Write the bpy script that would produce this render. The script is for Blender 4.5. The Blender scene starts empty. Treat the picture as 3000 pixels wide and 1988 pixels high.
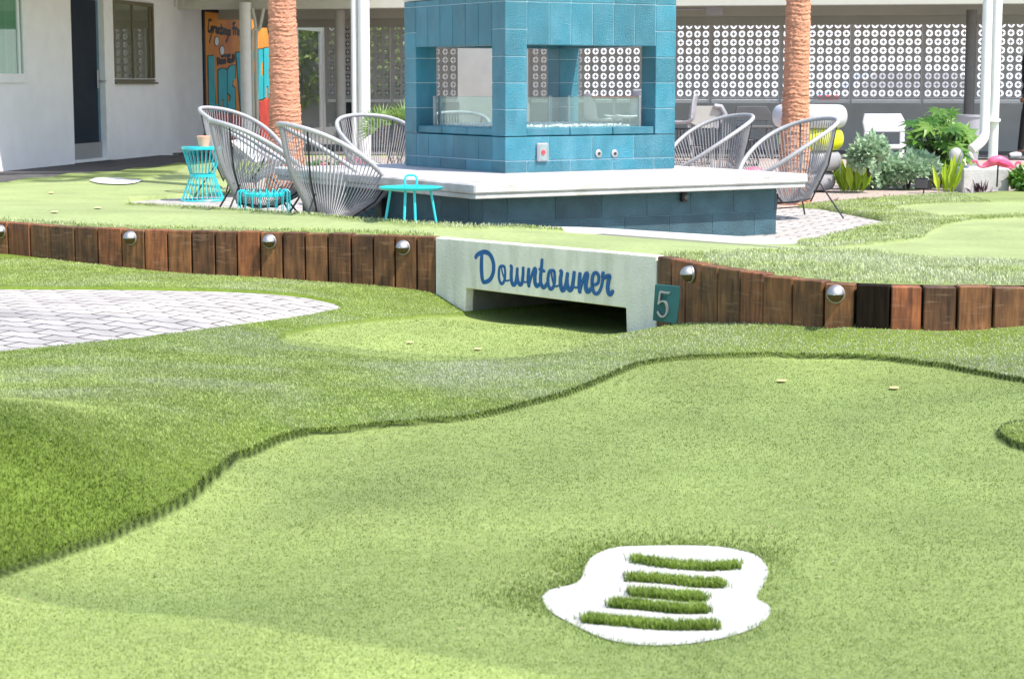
import bpy, bmesh, math, random
import numpy as np
from mathutils import Vector, Matrix
random.seed(7); RNG=np.random.default_rng(11)
sc=bpy.context.scene; COL=sc.collection
# ------------------------------------------------------------------ camera
F=5700.0; HZ=245.0; EYE=1.13
TH=math.atan((994-HZ)/F); CT,ST=math.cos(TH),math.sin(TH)
def ray(u,v):
    a,b=(u-1500)/F,(994-v)/F
    return np.array([a,CT+b*ST,-ST+b*CT])
def P(u,v,z):
    w=ray(u,v); return np.array([0,0,EYE])+w*((z-EYE)/w[2])
def AY(u,v,y):
    w=ray(u,v); return np.array([0,0,EYE])+w*(y/w[1])
def onplane(u,v,p0,n):
    w=ray(u,v); o=np.array([0,0,EYE]); n=np.asarray(n,float)
    return o+w*(np.dot(np.asarray(p0)-o,n)/np.dot(w,n))
cd=bpy.data.cameras.new('camera'); cam=bpy.data.objects.new('camera',cd); COL.objects.link(cam)
cam.location=(0,0,EYE); cam.rotation_euler=(math.pi/2-TH,0,0)
cd.sensor_width=36; cd.lens=36*F/3000; cd.clip_end=500; cd.clip_start=.1
cd.dof.use_dof=True; cd.dof.focus_distance=11.8; cd.dof.aperture_fstop=9
sc.camera=cam
# ------------------------------------------------------------------ light
SA,SE=math.radians(50),math.radians(57)
SUN=np.array([math.sin(SA)*math.cos(SE),-math.cos(SA)*math.cos(SE),math.sin(SE)])
w=bpy.data.worlds.new('World'); sc.world=w; w.use_nodes=True
nt=w.node_tree; sky=nt.nodes.new('ShaderNodeTexSky'); sky.sky_type='NISHITA'; sky.sun_disc=False
sky.sun_elevation=SE; sky.sun_rotation=math.atan2(SUN[0],SUN[1]); sky.altitude=600; sky.dust_density=2.5; sky.ozone_density=.6
bg=nt.nodes['Background']; bg.inputs['Strength'].default_value=.15
nt.links.new(sky.outputs[0],bg.inputs[0])
ld=bpy.data.lights.new('sun','SUN'); ld.energy=3.3; ld.angle=math.radians(.55); ld.color=(1,.95,.87)
lo=bpy.data.objects.new('sun',ld); COL.objects.link(lo); lo.location=(10,-10,20)
lo.rotation_euler=Vector(SUN).to_track_quat('Z','Y').to_euler()
vs=sc.view_settings; vs.view_transform='Standard'; vs.look='None'; vs.exposure=.93; vs.gamma=1
sc.cycles.max_bounces=7; sc.cycles.transparent_max_bounces=12; sc.cycles.use_denoising=True
# ------------------------------------------------------------------ materials
MATS={}
def mat(name,col,rough=.6,*,attr=False,metal=0,var=.12,nscale=8,bump=0,bscale=60,col2=None,c2scale=3,c2amt=(.45,.65),spec=.5,trans=0,alpha=1,stretch=(1,1,1),coat=0,c2stretch=None):
    if name in MATS: return MATS[name]
    m=bpy.data.materials.new(name); m.use_nodes=True; t=m.node_tree; N=t.nodes; L=t.links
    b=N['Principled BSDF']; b.inputs['Roughness'].default_value=rough; b.inputs['Metallic'].default_value=metal
    b.inputs['Specular IOR Level'].default_value=spec; b.inputs['Coat Weight'].default_value=coat
    b.inputs['Transmission Weight'].default_value=trans; b.inputs['Alpha'].default_value=alpha
    tc=N.new('ShaderNodeTexCoord'); mp=N.new('ShaderNodeMapping'); mp.inputs['Scale'].default_value=stretch
    L.new(tc.outputs['Object'],mp.inputs['Vector'])
    no=N.new('ShaderNodeTexNoise'); no.inputs['Scale'].default_value=nscale; no.inputs['Detail'].default_value=5
    L.new(mp.outputs[0],no.inputs['Vector'])
    cr=N.new('ShaderNodeMapRange'); cr.inputs[1].default_value=.25; cr.inputs[2].default_value=.75
    cr.inputs[3].default_value=1-var; cr.inputs[4].default_value=1+var
    L.new(no.outputs[0],cr.inputs[0])
    mu=N.new('ShaderNodeMix'); mu.data_type='RGBA'; mu.blend_type='MULTIPLY'; mu.inputs[0].default_value=1
    mu.inputs[6].default_value=(*col,1); L.new(cr.outputs[0],mu.inputs[7])
    out=mu.outputs[2]
    if col2:
        n2=N.new('ShaderNodeTexNoise'); n2.inputs['Scale'].default_value=c2scale; n2.inputs['Detail'].default_value=6
        if c2stretch:
            m2=N.new('ShaderNodeMapping'); m2.inputs['Scale'].default_value=c2stretch; L.new(tc.outputs['Object'],m2.inputs['Vector']); L.new(m2.outputs[0],n2.inputs['Vector'])
        else: L.new(mp.outputs[0],n2.inputs['Vector'])
        r2=N.new('ShaderNodeMapRange'); r2.inputs[1].default_value=c2amt[0]; r2.inputs[2].default_value=c2amt[1]; r2.clamp=True
        L.new(n2.outputs[0],r2.inputs[0])
        x=N.new('ShaderNodeMix'); x.data_type='RGBA'; x.inputs[7].default_value=(*col2,1)
        L.new(r2.outputs[0],x.inputs[0]); L.new(out,x.inputs[6]); out=x.outputs[2]
    if attr:
        aa=N.new('ShaderNodeAttribute'); aa.attribute_name='tint'; ar=N.new('ShaderNodeMapRange'); ar.inputs[3].default_value=.84; ar.inputs[4].default_value=1.18; L.new(aa.outputs['Fac'],ar.inputs[0])
        am=N.new('ShaderNodeMix'); am.data_type='RGBA'; am.blend_type='MULTIPLY'; am.inputs[0].default_value=1; L.new(out,am.inputs[6]); L.new(ar.outputs[0],am.inputs[7]); out=am.outputs[2]
    L.new(out,b.inputs['Base Color'])
    if bump:
        nb=N.new('ShaderNodeTexNoise'); nb.inputs['Scale'].default_value=bscale; nb.inputs['Detail'].default_value=6
        L.new(mp.outputs[0],nb.inputs['Vector'])
        bp=N.new('ShaderNodeBump'); bp.inputs['Strength'].default_value=bump; bp.inputs['Distance'].default_value=.01
        L.new(nb.outputs[0],bp.inputs['Height']); L.new(bp.outputs[0],b.inputs['Normal'])
    MATS[name]=m; return m
def glassmat(name,tint=(.9,.97,.95),refl=.12,rough=.02,op=.06):
    m=bpy.data.materials.new(name); m.use_nodes=True; N=m.node_tree.nodes; L=m.node_tree.links
    N.remove(N['Principled BSDF']); o=N['Material Output']
    t=N.new('ShaderNodeBsdfTransparent'); t.inputs[0].default_value=(*tint,1)
    d=N.new('ShaderNodeBsdfDiffuse'); d.inputs[0].default_value=(.7,.78,.76,1)
    g=N.new('ShaderNodeBsdfGlossy'); g.inputs['Roughness'].default_value=rough
    lw0=N.new('ShaderNodeLayerWeight'); lw0.inputs[0].default_value=.5; lw=N.new('ShaderNodeMath'); lw.operation='POWER'; lw.inputs[1].default_value=4.; L.new(lw0.outputs['Facing'],lw.inputs[0])
    a=N.new('ShaderNodeMath'); a.operation='ADD'; a.inputs[1].default_value=refl; a.use_clamp=True; L.new(lw.outputs[0],a.inputs[0])
    m0=N.new('ShaderNodeMixShader'); m0.inputs[0].default_value=op; L.new(t.outputs[0],m0.inputs[1]); L.new(d.outputs[0],m0.inputs[2])
    m1=N.new('ShaderNodeMixShader'); L.new(a.outputs[0],m1.inputs[0]); L.new(m0.outputs[0],m1.inputs[1]); L.new(g.outputs[0],m1.inputs[2])
    L.new(m1.outputs[0],o.inputs[0]); return m
def turfmat(name,ca,cb,worn=None,wornscale=.9,wr=(.5,.68),transl=.25,attr=True,rough=.45,spec=.4):
    m=bpy.data.materials.new(name); m.use_nodes=True; N=m.node_tree.nodes; L=m.node_tree.links
    b=N['Principled BSDF']; o=N['Material Output']; b.inputs['Roughness'].default_value=rough; b.inputs['Specular IOR Level'].default_value=spec
    at=N.new('ShaderNodeAttribute'); at.attribute_name='tint'
    tc=N.new('ShaderNodeTexCoord')
    mx=N.new('ShaderNodeMix'); mx.data_type='RGBA'; mx.inputs[6].default_value=(*ca,1); mx.inputs[7].default_value=(*cb,1)
    if attr: L.new(at.outputs['Fac'],mx.inputs[0])
    else:
        n0=N.new('ShaderNodeTexNoise'); n0.inputs['Scale'].default_value=55; n0.inputs['Detail'].default_value=5; n0.inputs['Roughness'].default_value=.7
        L.new(tc.outputs['Object'],n0.inputs['Vector'])
        r0=N.new('ShaderNodeMapRange'); r0.inputs[1].default_value=.35; r0.inputs[2].default_value=.65; L.new(n0.outputs[0],r0.inputs[0]); L.new(r0.outputs[0],mx.inputs[0])
    out=mx.outputs[2]
    # broad mottling
    n1=N.new('ShaderNodeTexNoise'); n1.inputs['Scale'].default_value=1.7; n1.inputs['Detail'].default_value=4; L.new(tc.outputs['Object'],n1.inputs['Vector'])
    r1=N.new('ShaderNodeMapRange'); r1.inputs[1].default_value=.3; r1.inputs[2].default_value=.7; r1.inputs[3].default_value=.82; r1.inputs[4].default_value=1.16; L.new(n1.outputs[0],r1.inputs[0])
    mm=N.new('ShaderNodeMix'); mm.data_type='RGBA'; mm.blend_type='MULTIPLY'; mm.inputs[0].default_value=1; L.new(out,mm.inputs[6]); L.new(r1.outputs[0],mm.inputs[7]); out=mm.outputs[2]
    if worn:
        n2=N.new('ShaderNodeTexNoise'); n2.inputs['Scale'].default_value=wornscale; n2.inputs['Detail'].default_value=7; n2.inputs['Roughness'].default_value=.62
        mp=N.new('ShaderNodeMapping'); mp.inputs['Scale'].default_value=(.7,1.1,1); L.new(tc.outputs['Object'],mp.inputs['Vector']); L.new(mp.outputs[0],n2.inputs['Vector'])
        # wear also depends on the walked strip (vertex attribute)
        aw=N.new('ShaderNodeAttribute'); aw.attribute_name='wear'
        ad=N.new('ShaderNodeMath'); ad.operation='ADD'; L.new(n2.outputs[0],ad.inputs[0]); L.new(aw.outputs['Fac'],ad.inputs[1])
        r2=N.new('ShaderNodeMapRange'); r2.inputs[1].default_value=wr[0]; r2.inputs[2].default_value=wr[1]; r2.inputs[4].default_value=.62; L.new(ad.outputs[0],r2.inputs[0])
        x=N.new('ShaderNodeMix'); x.data_type='RGBA'; x.inputs[7].default_value=(*worn,1); L.new(r2.outputs[0],x.inputs[0]); L.new(out,x.inputs[6]); out=x.outputs[2]
    L.new(out,b.inputs['Base Color'])
    if transl:
        tr=N.new('ShaderNodeBsdfTranslucent'); L.new(out,tr.inputs[0])
        ms=N.new('ShaderNodeMixShader'); ms.inputs[0].default_value=transl; L.new(b.outputs[0],ms.inputs[1]); L.new(tr.outputs[0],ms.inputs[2]); L.new(ms.outputs[0],o.inputs[0])
    if not attr:
        bp=N.new('ShaderNodeBump'); bp.inputs['Strength'].default_value=.6; bp.inputs['Distance'].default_value=.006; L.new(n0.outputs[0],bp.inputs['Height']); L.new(bp.outputs[0],b.inputs['Normal'])
    return m
M_=dict(
 white=mat('white_paint',(.78,.78,.76),.5,var=.05,bump=.15,bscale=90),
 stucco=mat('wall_stucco',(.80,.795,.785),.75,var=.05,nscale=3,bump=.35,bscale=45),
 bridge=mat('bridge_stucco',(.86,.82,.72),.8,var=.10,nscale=5,bump=.8,bscale=60,col2=(.62,.61,.50),c2scale=1.0,c2amt=(.48,.75),c2stretch=(9,9,1.6)),
 fascia=mat('fascia_paint',(.52,.52,.45),.6,var=.04),
 soffit=mat('soffit_paint',(.40,.385,.33),.7,var=.08,nscale=2),
 screen=mat('screen_concrete',(.47,.455,.45),.85,var=.08,bump=.2),
 lowwall=mat('low_wall_paint',(.42,.41,.38),.8,var=.08,nscale=4,bump=.2),
 floor=mat('concrete_floor',(.16,.155,.15),.8,var=.15,nscale=3),
 teal=mat('teal_block',(.013,.175,.245),.30,attr=True,var=.2,nscale=5,bump=1,bscale=130,spec=.7,col2=(.055,.23,.31),c2scale=1.0,c2amt=(.46,.72),c2stretch=(7,7,2.2)),
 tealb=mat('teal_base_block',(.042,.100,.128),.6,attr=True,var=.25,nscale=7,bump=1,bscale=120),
 mortar=mat('mortar_teal',(.42,.56,.62),.8),
 slab=mat('slab_concrete',(.56,.55,.55),.7,var=.12,nscale=6,bump=.5,bscale=60,col2=(.33,.31,.28),c2scale=3.5,c2amt=(.5,.8)),
 glassbead=mat('crushed_glass',(.85,.87,.88),.15,var=.2,nscale=40,bump=1,bscale=90),
 chrome=mat('brushed_steel',(.46,.46,.46),.58,metal=1,var=.05),
 steel=mat('dark_steel',(.05,.05,.055),.45,metal=.6,var=.1),
 cord=mat('grey_cord',(.30,.30,.32),.5,var=.08),
 rim=mat('grey_cord_rim',(.40,.40,.415),.5,var=.2,nscale=60),
 turq=mat('turquoise_paint',(.02,.55,.60),.35,var=.05,coat=.3),
 terra=mat('terracotta',(.78,.40,.27),.7,var=.08),
 palm=mat('painted_palm_bark',(.60,.285,.175),.85,var=.3,nscale=7,bump=1,bscale=24,stretch=(1,1,9),col2=(.40,.165,.095),c2scale=9,c2amt=(.52,.8)),
 asphalt=mat('asphalt',(.085,.08,.085),.9,var=.2,nscale=30,bump=.4,bscale=120),
 road=mat('road_concrete',(.55,.54,.52),.85,var=.1,nscale=2),
 gravel=mat('gravel_bed',(.46,.38,.34),.9,var=.45,nscale=45,bump=1,bscale=50,col2=(.34,.25,.2),c2scale=30),
 doorp=mat('door_navy',(.005,.012,.024),.5,var=.3,spec=.2),
 doore=mat('door_edge_blue',(.06,.16,.22),.4),
 alu=mat('aluminium',(.5,.5,.5),.35,metal=.7,var=.05),
 dark=mat('dark_plastic',(.012,.012,.014),.4),
 darkgrey=mat('dark_grey_plastic',(.09,.09,.09),.5),
 greypost=mat('dark_grey_post',(.17,.16,.15),.5),
 lightgrey=mat('light_grey_plastic',(.34,.34,.37),.45,var=.04),
 whitepl=mat('white_plastic',(.58,.58,.60),.35,var=.03),
 yellow=mat('yellow_plastic',(.72,.74,.02),.4,var=.04),
 pink=mat('flamingo_pink',(.85,.13,.25),.45,var=.12,nscale=20),
 pinkd=mat('flamingo_wing',(.75,.05,.16),.45,var=.15,nscale=20),
 beak=mat('flamingo_beak',(.75,.55,.12),.4),
 blue=mat('lettering_blue',(.005,.105,.33),.5,var=.18,nscale=25),
 signteal=mat('sign_teal',(.02,.115,.12),.45,var=.12),
 amber=mat('amber_lens',(.10,.065,.025),.6,var=.3,spec=.2),
 orange=mat('mural_orange',(.80,.30,.03),.65,var=.2,nscale=2,col2=(.62,.15,.02),c2scale=1.2,c2amt=(.4,.7)),
 red=mat('mural_red',(.5,.05,.03),.65,var=.5,nscale=4),
 mteal=mat('mural_teal',(.02,.42,.46),.6,var=.15,nscale=4),
 black=mat('mural_black',(.008,.007,.007),.6),
 curtain=mat('green_curtain',(.17,.40,.26),.8,var=.25,nscale=3,stretch=(6,6,.2)),
 blind=mat('olive_blind',(.34,.33,.22),.7,var=.06),
 bronze=mat('bronze_frame',(.14,.12,.07),.5),
 soil=mat('soil',(.07,.05,.035),.95,var=.3,nscale=20),
 whiteturf=mat('white_turf',(.70,.69,.655),.9,var=.05,nscale=60,bump=.9,bscale=150),
 mark=mat('pale_disc_paint',(.85,.62,.30),.6),
 skin=mat('skin',(.11,.035,.016),.55),
 cloth=mat('black_cloth',(.006,.006,.007),.9),
 hair=mat('dark_hair',(.01,.008,.006),.6),
 truck=mat('truck_white',(.88,.88,.89),.4,var=.02),
 redtape=mat('red_reflector',(.75,.02,.03),.35),
 rubber=mat('tyre_rubber',(.012,.012,.012),.7),
 edge=mat('border_white',(.66,.64,.62),.7,var=.06),
)
M_['glass']=glassmat('clear_glass',op=.05,refl=.02)
M_['clearpane']=glassmat('pane_glass',tint=(.75,.85,.78),refl=.08,op=0)
M_['mirrorglass']=glassmat('window_glass',tint=(.75,.8,.75),refl=.30,op=.0)
def leafmat(n,c,c2,tr=.3,rough=.4): return turfmat(n,c,c2,transl=tr,rough=rough,spec=.5)
# timber: bump grain runs along z, and each object gets its own tone
def woodmat():
    m=bpy.data.materials.new('stained_timber'); m.use_nodes=True; N=m.node_tree.nodes; L=m.node_tree.links; b=N['Principled BSDF']; b.inputs['Roughness'].default_value=.62
    tc=N.new('ShaderNodeTexCoord'); oi=N.new('ShaderNodeObjectInfo')
    mp=N.new('ShaderNodeMapping'); mp.inputs['Scale'].default_value=(38,38,4)
    cm=N.new('ShaderNodeVectorMath'); cm.operation='MULTIPLY_ADD'; cm.inputs[1].default_value=(1,1,1)
    L.new(tc.outputs['Object'],cm.inputs[0]); L.new(oi.outputs['Location'],cm.inputs[2]); L.new(cm.outputs[0],mp.inputs[0])
    n=N.new('ShaderNodeTexNoise'); n.inputs['Scale'].default_value=1; n.inputs['Detail'].default_value=7; n.inputs['Roughness'].default_value=.65; L.new(mp.outputs[0],n.inputs['Vector'])
    rp=N.new('ShaderNodeValToRGB'); e=rp.color_ramp.elements; e[0].position=.3; e[0].color=(.060,.023,.010,1); e[1].position=.72; e[1].color=(.33,.138,.058,1); L.new(n.outputs[0],rp.inputs[0])
    rr=N.new('ShaderNodeValToRGB'); e=rr.color_ramp.elements; e[0].color=(.55,.56,.52,1); e[1].color=(1.35,1.05,.90,1)
    x=e.new(.5); x.color=(.95,1.0,.80,1)
    L.new(oi.outputs['Random'],rr.inputs[0])
    mu=N.new('ShaderNodeMix'); mu.data_type='RGBA'; mu.blend_type='MULTIPLY'; mu.inputs[0].default_value=1; L.new(rp.outputs[0],mu.inputs[6]); L.new(rr.outputs[0],mu.inputs[7])
    n5=N.new('ShaderNodeTexNoise'); n5.inputs['Scale'].default_value=7; n5.inputs['Detail'].default_value=4; L.new(cm.outputs[0],n5.inputs['Vector'])
    r5=N.new('ShaderNodeMapRange'); r5.inputs[1].default_value=.35; r5.inputs[2].default_value=.62; r5.inputs[3].default_value=.66; r5.inputs[4].default_value=1.15; L.new(n5.outputs[0],r5.inputs[0])
    m5=N.new('ShaderNodeMix'); m5.data_type='RGBA'; m5.blend_type='MULTIPLY'; m5.inputs[0].default_value=1; L.new(mu.outputs[2],m5.inputs[6]); L.new(r5.outputs[0],m5.inputs[7]); mu=m5
    # saw marks across the face and pale scuffs
    mp2=N.new('ShaderNodeMapping'); mp2.inputs['Scale'].default_value=(7,7,55); L.new(cm.outputs[0],mp2.inputs[0])
    n2=N.new('ShaderNodeTexNoise'); n2.inputs['Scale'].default_value=1; n2.inputs['Detail'].default_value=6; L.new(mp2.outputs[0],n2.inputs['Vector'])
    r2=N.new('ShaderNodeMapRange'); r2.inputs[1].default_value=.58; r2.inputs[2].default_value=.78; r2.inputs[4].default_value=.55; L.new(n2.outputs[0],r2.inputs[0])
    x2=N.new('ShaderNodeMix'); x2.data_type='RGBA'; x2.inputs[7].default_value=(.36,.22,.13,1); L.new(r2.outputs[0],x2.inputs[0]); L.new(mu.outputs[2],x2.inputs[6]); L.new(x2.outputs[2],b.inputs['Base Color'])
    bp=N.new('ShaderNodeBump'); bp.inputs['Strength'].default_value=.7; bp.inputs['Distance'].default_value=.004; L.new(n.outputs[0],bp.inputs['Height']); L.new(bp.outputs[0],b.inputs['Normal'])
    return m
M_['wood']=woodmat()
def pavermat():
    m=bpy.data.materials.new('interlocking_pavers'); m.use_nodes=True; N=m.node_tree.nodes; L=m.node_tree.links; b=N['Principled BSDF']; b.inputs['Roughness'].default_value=.85
    tc=N.new('ShaderNodeTexCoord'); mp=N.new('ShaderNodeMapping'); mp.inputs['Rotation'].default_value=(0,0,math.radians(24)); L.new(tc.outputs['Object'],mp.inputs[0])
    br=N.new('ShaderNodeTexBrick'); br.inputs['Scale'].default_value=1; br.inputs['Brick Width'].default_value=.27; br.inputs['Row Height'].default_value=.135; br.inputs['Mortar Size'].default_value=.0075; br.inputs['Mortar Smooth'].default_value=.3; br.inputs['Bias'].default_value=-.2
    br.inputs['Color1'].default_value=(.45,.42,.395,1); br.inputs['Color2'].default_value=(.53,.495,.465,1); br.inputs['Mortar'].default_value=(.055,.05,.05,1); sx=N.new('ShaderNodeSeparateXYZ'); L.new(mp.outputs[0],sx.inputs[0]); pp=N.new('ShaderNodeMath'); pp.operation='PINGPONG'; pp.inputs[1].default_value=.0675; L.new(sx.outputs[0],pp.inputs[0])
    ma=N.new('ShaderNodeMath'); ma.operation='MULTIPLY_ADD'; ma.inputs[1].default_value=.33; L.new(pp.outputs[0],ma.inputs[0]); L.new(sx.outputs[1],ma.inputs[2]); cb=N.new('ShaderNodeCombineXYZ'); L.new(sx.outputs[0],cb.inputs[0]); L.new(ma.outputs[0],cb.inputs[1]); L.new(cb.outputs[0],br.inputs[0])
    n=N.new('ShaderNodeTexNoise'); n.inputs['Scale'].default_value=5; n.inputs['Detail'].default_value=7; L.new(tc.outputs['Object'],n.inputs['Vector'])
    r=N.new('ShaderNodeMapRange'); r.inputs[1].default_value=.3; r.inputs[2].default_value=.7; r.inputs[3].default_value=.78; r.inputs[4].default_value=1.14; L.new(n.outputs[0],r.inputs[0])
    mu=N.new('ShaderNodeMix'); mu.data_type='RGBA'; mu.blend_type='MULTIPLY'; mu.inputs[0].default_value=1; L.new(br.outputs[0],mu.inputs[6]); L.new(r.outputs[0],mu.inputs[7]); L.new(mu.outputs[2],b.inputs[0])
    bp=N.new('ShaderNodeBump'); bp.invert=True; bp.inputs['Strength'].default_value=.8; bp.inputs['Distance'].default_value=.006; L.new(br.outputs['Fac'],bp.inputs['Height']); L.new(bp.outputs[0],b.inputs['Normal'])
    return m
M_['paver']=pavermat()
# ------------------------------------------------------------------ mesh helpers
def prop(o,label=None,cat=None,group=None,kind=None):
    if label: o['label']=label
    if cat: o['category']=cat
    if group: o['group']=group
    if kind: o['kind']=kind
    return o
def thing(name,loc,label,cat,group=None,rz=0):
    o=bpy.data.objects.new(name,None); COL.objects.link(o); o.location=Vector([float(c) for c in loc]); o.rotation_euler=(0,0,rz); o.empty_display_size=.1
    return prop(o,label,cat,group)
def sp(pts,n=8,closed=False):
    p=[np.asarray(q,float) for q in pts]; out=[]; k=len(p)
    rng=range(k if closed else k-1)
    for i in rng:
        a=p[i-1] if (i>0 or closed) else 2*p[0]-p[1]
        b=p[i]; c=p[(i+1)%k]; d=p[(i+2)%k] if (i+2<k or closed) else 2*p[-1]-p[-2]
        for j in range(n):
            t=j/n; out.append(.5*((2*b)+(-a+c)*t+(2*a-5*b+4*c-d)*t*t+(-a+3*b-3*c+d)*t**3))
    if not closed: out.append(p[-1])
    return out
class MB:
    def __init__(s): s.v=[]; s.f=[]; s.tint=[]
    def add(s,v,f):
        o=len(s.v); s.v+= [tuple(map(float,q)) for q in v]; s.f+=[tuple(i+o for i in q) for q in f]; return s
    def box(s,c,d,ax=None,bev=0):
        """box centred at c, full size d, axes ax (3 vectors)"""
        c=np.asarray(c,float); ax=np.eye(3) if ax is None else np.asarray(ax,float); h=np.asarray(d,float)/2
        if bev<=0:
            v=[c+ax[0]*h[0]*x+ax[1]*h[1]*y+ax[2]*h[2]*z for x in(-1,1) for y in(-1,1) for z in(-1,1)]
            return s.add(v,[(0,1,3,2),(4,6,7,5),(0,4,5,1),(2,3,7,6),(0,2,6,4),(1,5,7,3)])
        bev=min(bev,*(h*.9)); v=[];idx={}
        for x in(-1,1):
            for y in(-1,1):
                for z in(-1,1):
                    for k in range(3):
                        q=h-bev; q=q.copy(); q[k]=h[k]
                        idx[(x,y,z,k)]=len(v); v.append(c+ax[0]*q[0]*x+ax[1]*q[1]*y+ax[2]*q[2]*z)
        I=lambda x,y,z,k:idx[(x,y,z,k)]
        f=[]
        for x in(-1,1): f.append((I(x,-1,-1,0),I(x,1,-1,0),I(x,1,1,0),I(x,-1,1,0)))
        for y in(-1,1): f.append((I(-1,y,-1,1),I(1,y,-1,1),I(1,y,1,1),I(-1,y,1,1)))
        for z in(-1,1): f.append((I(-1,-1,z,2),I(1,-1,z,2),I(1,1,z,2),I(-1,1,z,2)))
        for a in(-1,1):
            for b in(-1,1):
                f.append((I(a,b,-1,0),I(a,b,1,0),I(a,b,1,1),I(a,b,-1,1)))
                f.append((I(a,-1,b,0),I(a,1,b,0),I(a,1,b,2),I(a,-1,b,2)))
                f.append((I(-1,a,b,1),I(1,a,b,1),I(1,a,b,2),I(-1,a,b,2)))
                for z in(-1,1): f.append((I(a,b,z,0),I(a,b,z,1),I(a,b,z,2)))
        return s.add(v,f)
    def tube(s,pts,r,n=8,closed=False,caps=True):
        pts=[np.asarray(p,float) for p in pts]; k=len(pts); R=r if hasattr(r,'__len__') else [r]*k
        v=[];f=[];prev=None
        for i,p in enumerate(pts):
            a=pts[i-1] if (i>0 or closed) else p; b=pts[(i+1)%k] if (i+1<k or closed) else p
            t=b-a; t=t/(np.linalg.norm(t)+1e-12)
            if prev is None:
                u=np.cross(t,[0,0,1]); 
                if np.linalg.norm(u)<1e-3: u=np.cross(t,[1,0,0])
            else: u=prev-t*np.dot(prev,t)
            u/=np.linalg.norm(u)+1e-12; prev=u; q=np.cross(t,u)
            for j in range(n):
                an=2*math.pi*j/n; v.append(p+R[i]*(u*math.cos(an)+q*math.sin(an)))
        m=k if closed else k-1
        for i in range(m):
            for j in range(n):
                a=i*n+j;b=i*n+(j+1)%n;c=((i+1)%k)*n+(j+1)%n;d=((i+1)%k)*n+j; f.append((a,b,c,d))
        if caps and not closed: f.append(tuple(range(n-1,-1,-1))); f.append(tuple((k-1)*n+j for j in range(n)))
        return s.add(v,f)
    def lathe(s,prof,n=24,c=(0,0,0),cap=True,ax=None):
        """prof: list of (r,z)"""
        c=np.asarray(c,float); A=np.eye(3) if ax is None else np.asarray(ax,float); v=[];f=[];k=len(prof)
        for r,z in prof:
            for j in range(n):
                a=2*math.pi*j/n; v.append(c+A[0]*r*math.cos(a)+A[1]*r*math.sin(a)+A[2]*z)
        for i in range(k-1):
            for j in range(n): f.append((i*n+j,i*n+(j+1)%n,(i+1)*n+(j+1)%n,(i+1)*n+j))
        if cap: f.append(tuple(range(n-1,-1,-1))); f.append(tuple((k-1)*n+j for j in range(n)))
        return s.add(v,f)
    def prism(s,poly,o,ex,ey,en,t):
        """2D polygon (list xy) in plane o+ex*x+ey*y, extruded t along en"""
        o=np.asarray(o,float);ex,ey,en=map(lambda q:np.asarray(q,float),(ex,ey,en)); k=len(poly)
        v=[o+ex*x+ey*y for x,y in poly]+[o+ex*x+ey*y+en*t for x,y in poly]
        f=[tuple(range(k-1,-1,-1)),tuple(range(k,2*k))]+[(i,(i+1)%k,k+(i+1)%k,k+i) for i in range(k)]
        return s.add(v,f)
    def ribbon(s,pts,wd,en,h):
        """flat brush stroke through 3D pts with widths wd on a face with normal en, h thick; round ends"""
        en=np.asarray(en,float); k=len(pts); W=wd if hasattr(wd,'__len__') else [wd]*k
        L=[];Rr=[]
        for i,p in enumerate(pts):
            a=pts[max(i-1,0)];b=pts[min(i+1,k-1)]; t=np.asarray(b)-np.asarray(a); t/=np.linalg.norm(t)+1e-12; q=np.cross(en,t)
            L.append(np.asarray(p)+q*W[i]/2); Rr.append(np.asarray(p)-q*W[i]/2)
            if i in(0,k-1):
                e=(t if i else -t)*W[i]*.28
                if i==0: L[0]=L[0]; first=(np.asarray(p)+e+q*W[i]*.25,np.asarray(p)+e-q*W[i]*.25)
                else: last=(np.asarray(p)+e+q*W[i]*.25,np.asarray(p)+e-q*W[i]*.25)
        L=[first[0]]+L+[last[0]]; Rr=[first[1]]+Rr+[last[1]]; m=len(L)
        v=[q+en*h for q in L]+[q+en*h for q in Rr]+L+Rr
        f=[(i,i+1,m+i+1,m+i) for i in range(m-1)]
        f+=[(i,2*m+i,2*m+i+1,i+1) for i in range(m-1)]+[(m+i,m+i+1,3*m+i+1,3*m+i) for i in range(m-1)]
        f+=[(0,m,3*m,2*m),(m-1,3*m-1,4*m-1,2*m-1)]
        return s.add(v,f)
    def build(s,name,m,parent=None,smooth=False,world=False,bevel=0,normals=True,**kw):
        me=bpy.data.meshes.new(name)
        off=np.zeros(3)
        if world and parent is not None:
            q=parent
            while q is not None: off+=np.array(q.location); q=q.parent
        me.from_pydata([tuple(np.asarray(q)-off) for q in s.v] if world else s.v,[],s.f)
        if s.tint and len(s.tint)==len(s.v):
            me.attributes.new('tint','FLOAT','POINT').data.foreach_set('value',np.asarray(s.tint,np.float32))
        me.materials.append(m if not isinstance(m,str) else M_[m])
        if normals:
            bm=bmesh.new(); bm.from_mesh(me); bmesh.ops.recalc_face_normals(bm,faces=bm.faces); bm.to_mesh(me); bm.free()
        if smooth:
            me.polygons.foreach_set('use_smooth',[True]*len(me.polygons))
            try: me.set_sharp_from_angle(angle=math.radians(42))
            except Exception: pass
        o=bpy.data.objects.new(name,me); COL.objects.link(o)
        if parent is not None: o.parent=parent
        if bevel:
            b=o.modifiers.new('bevel','BEVEL'); b.width=bevel; b.segments=2; b.limit_method='ANGLE'
        return prop(o,**kw)
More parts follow.
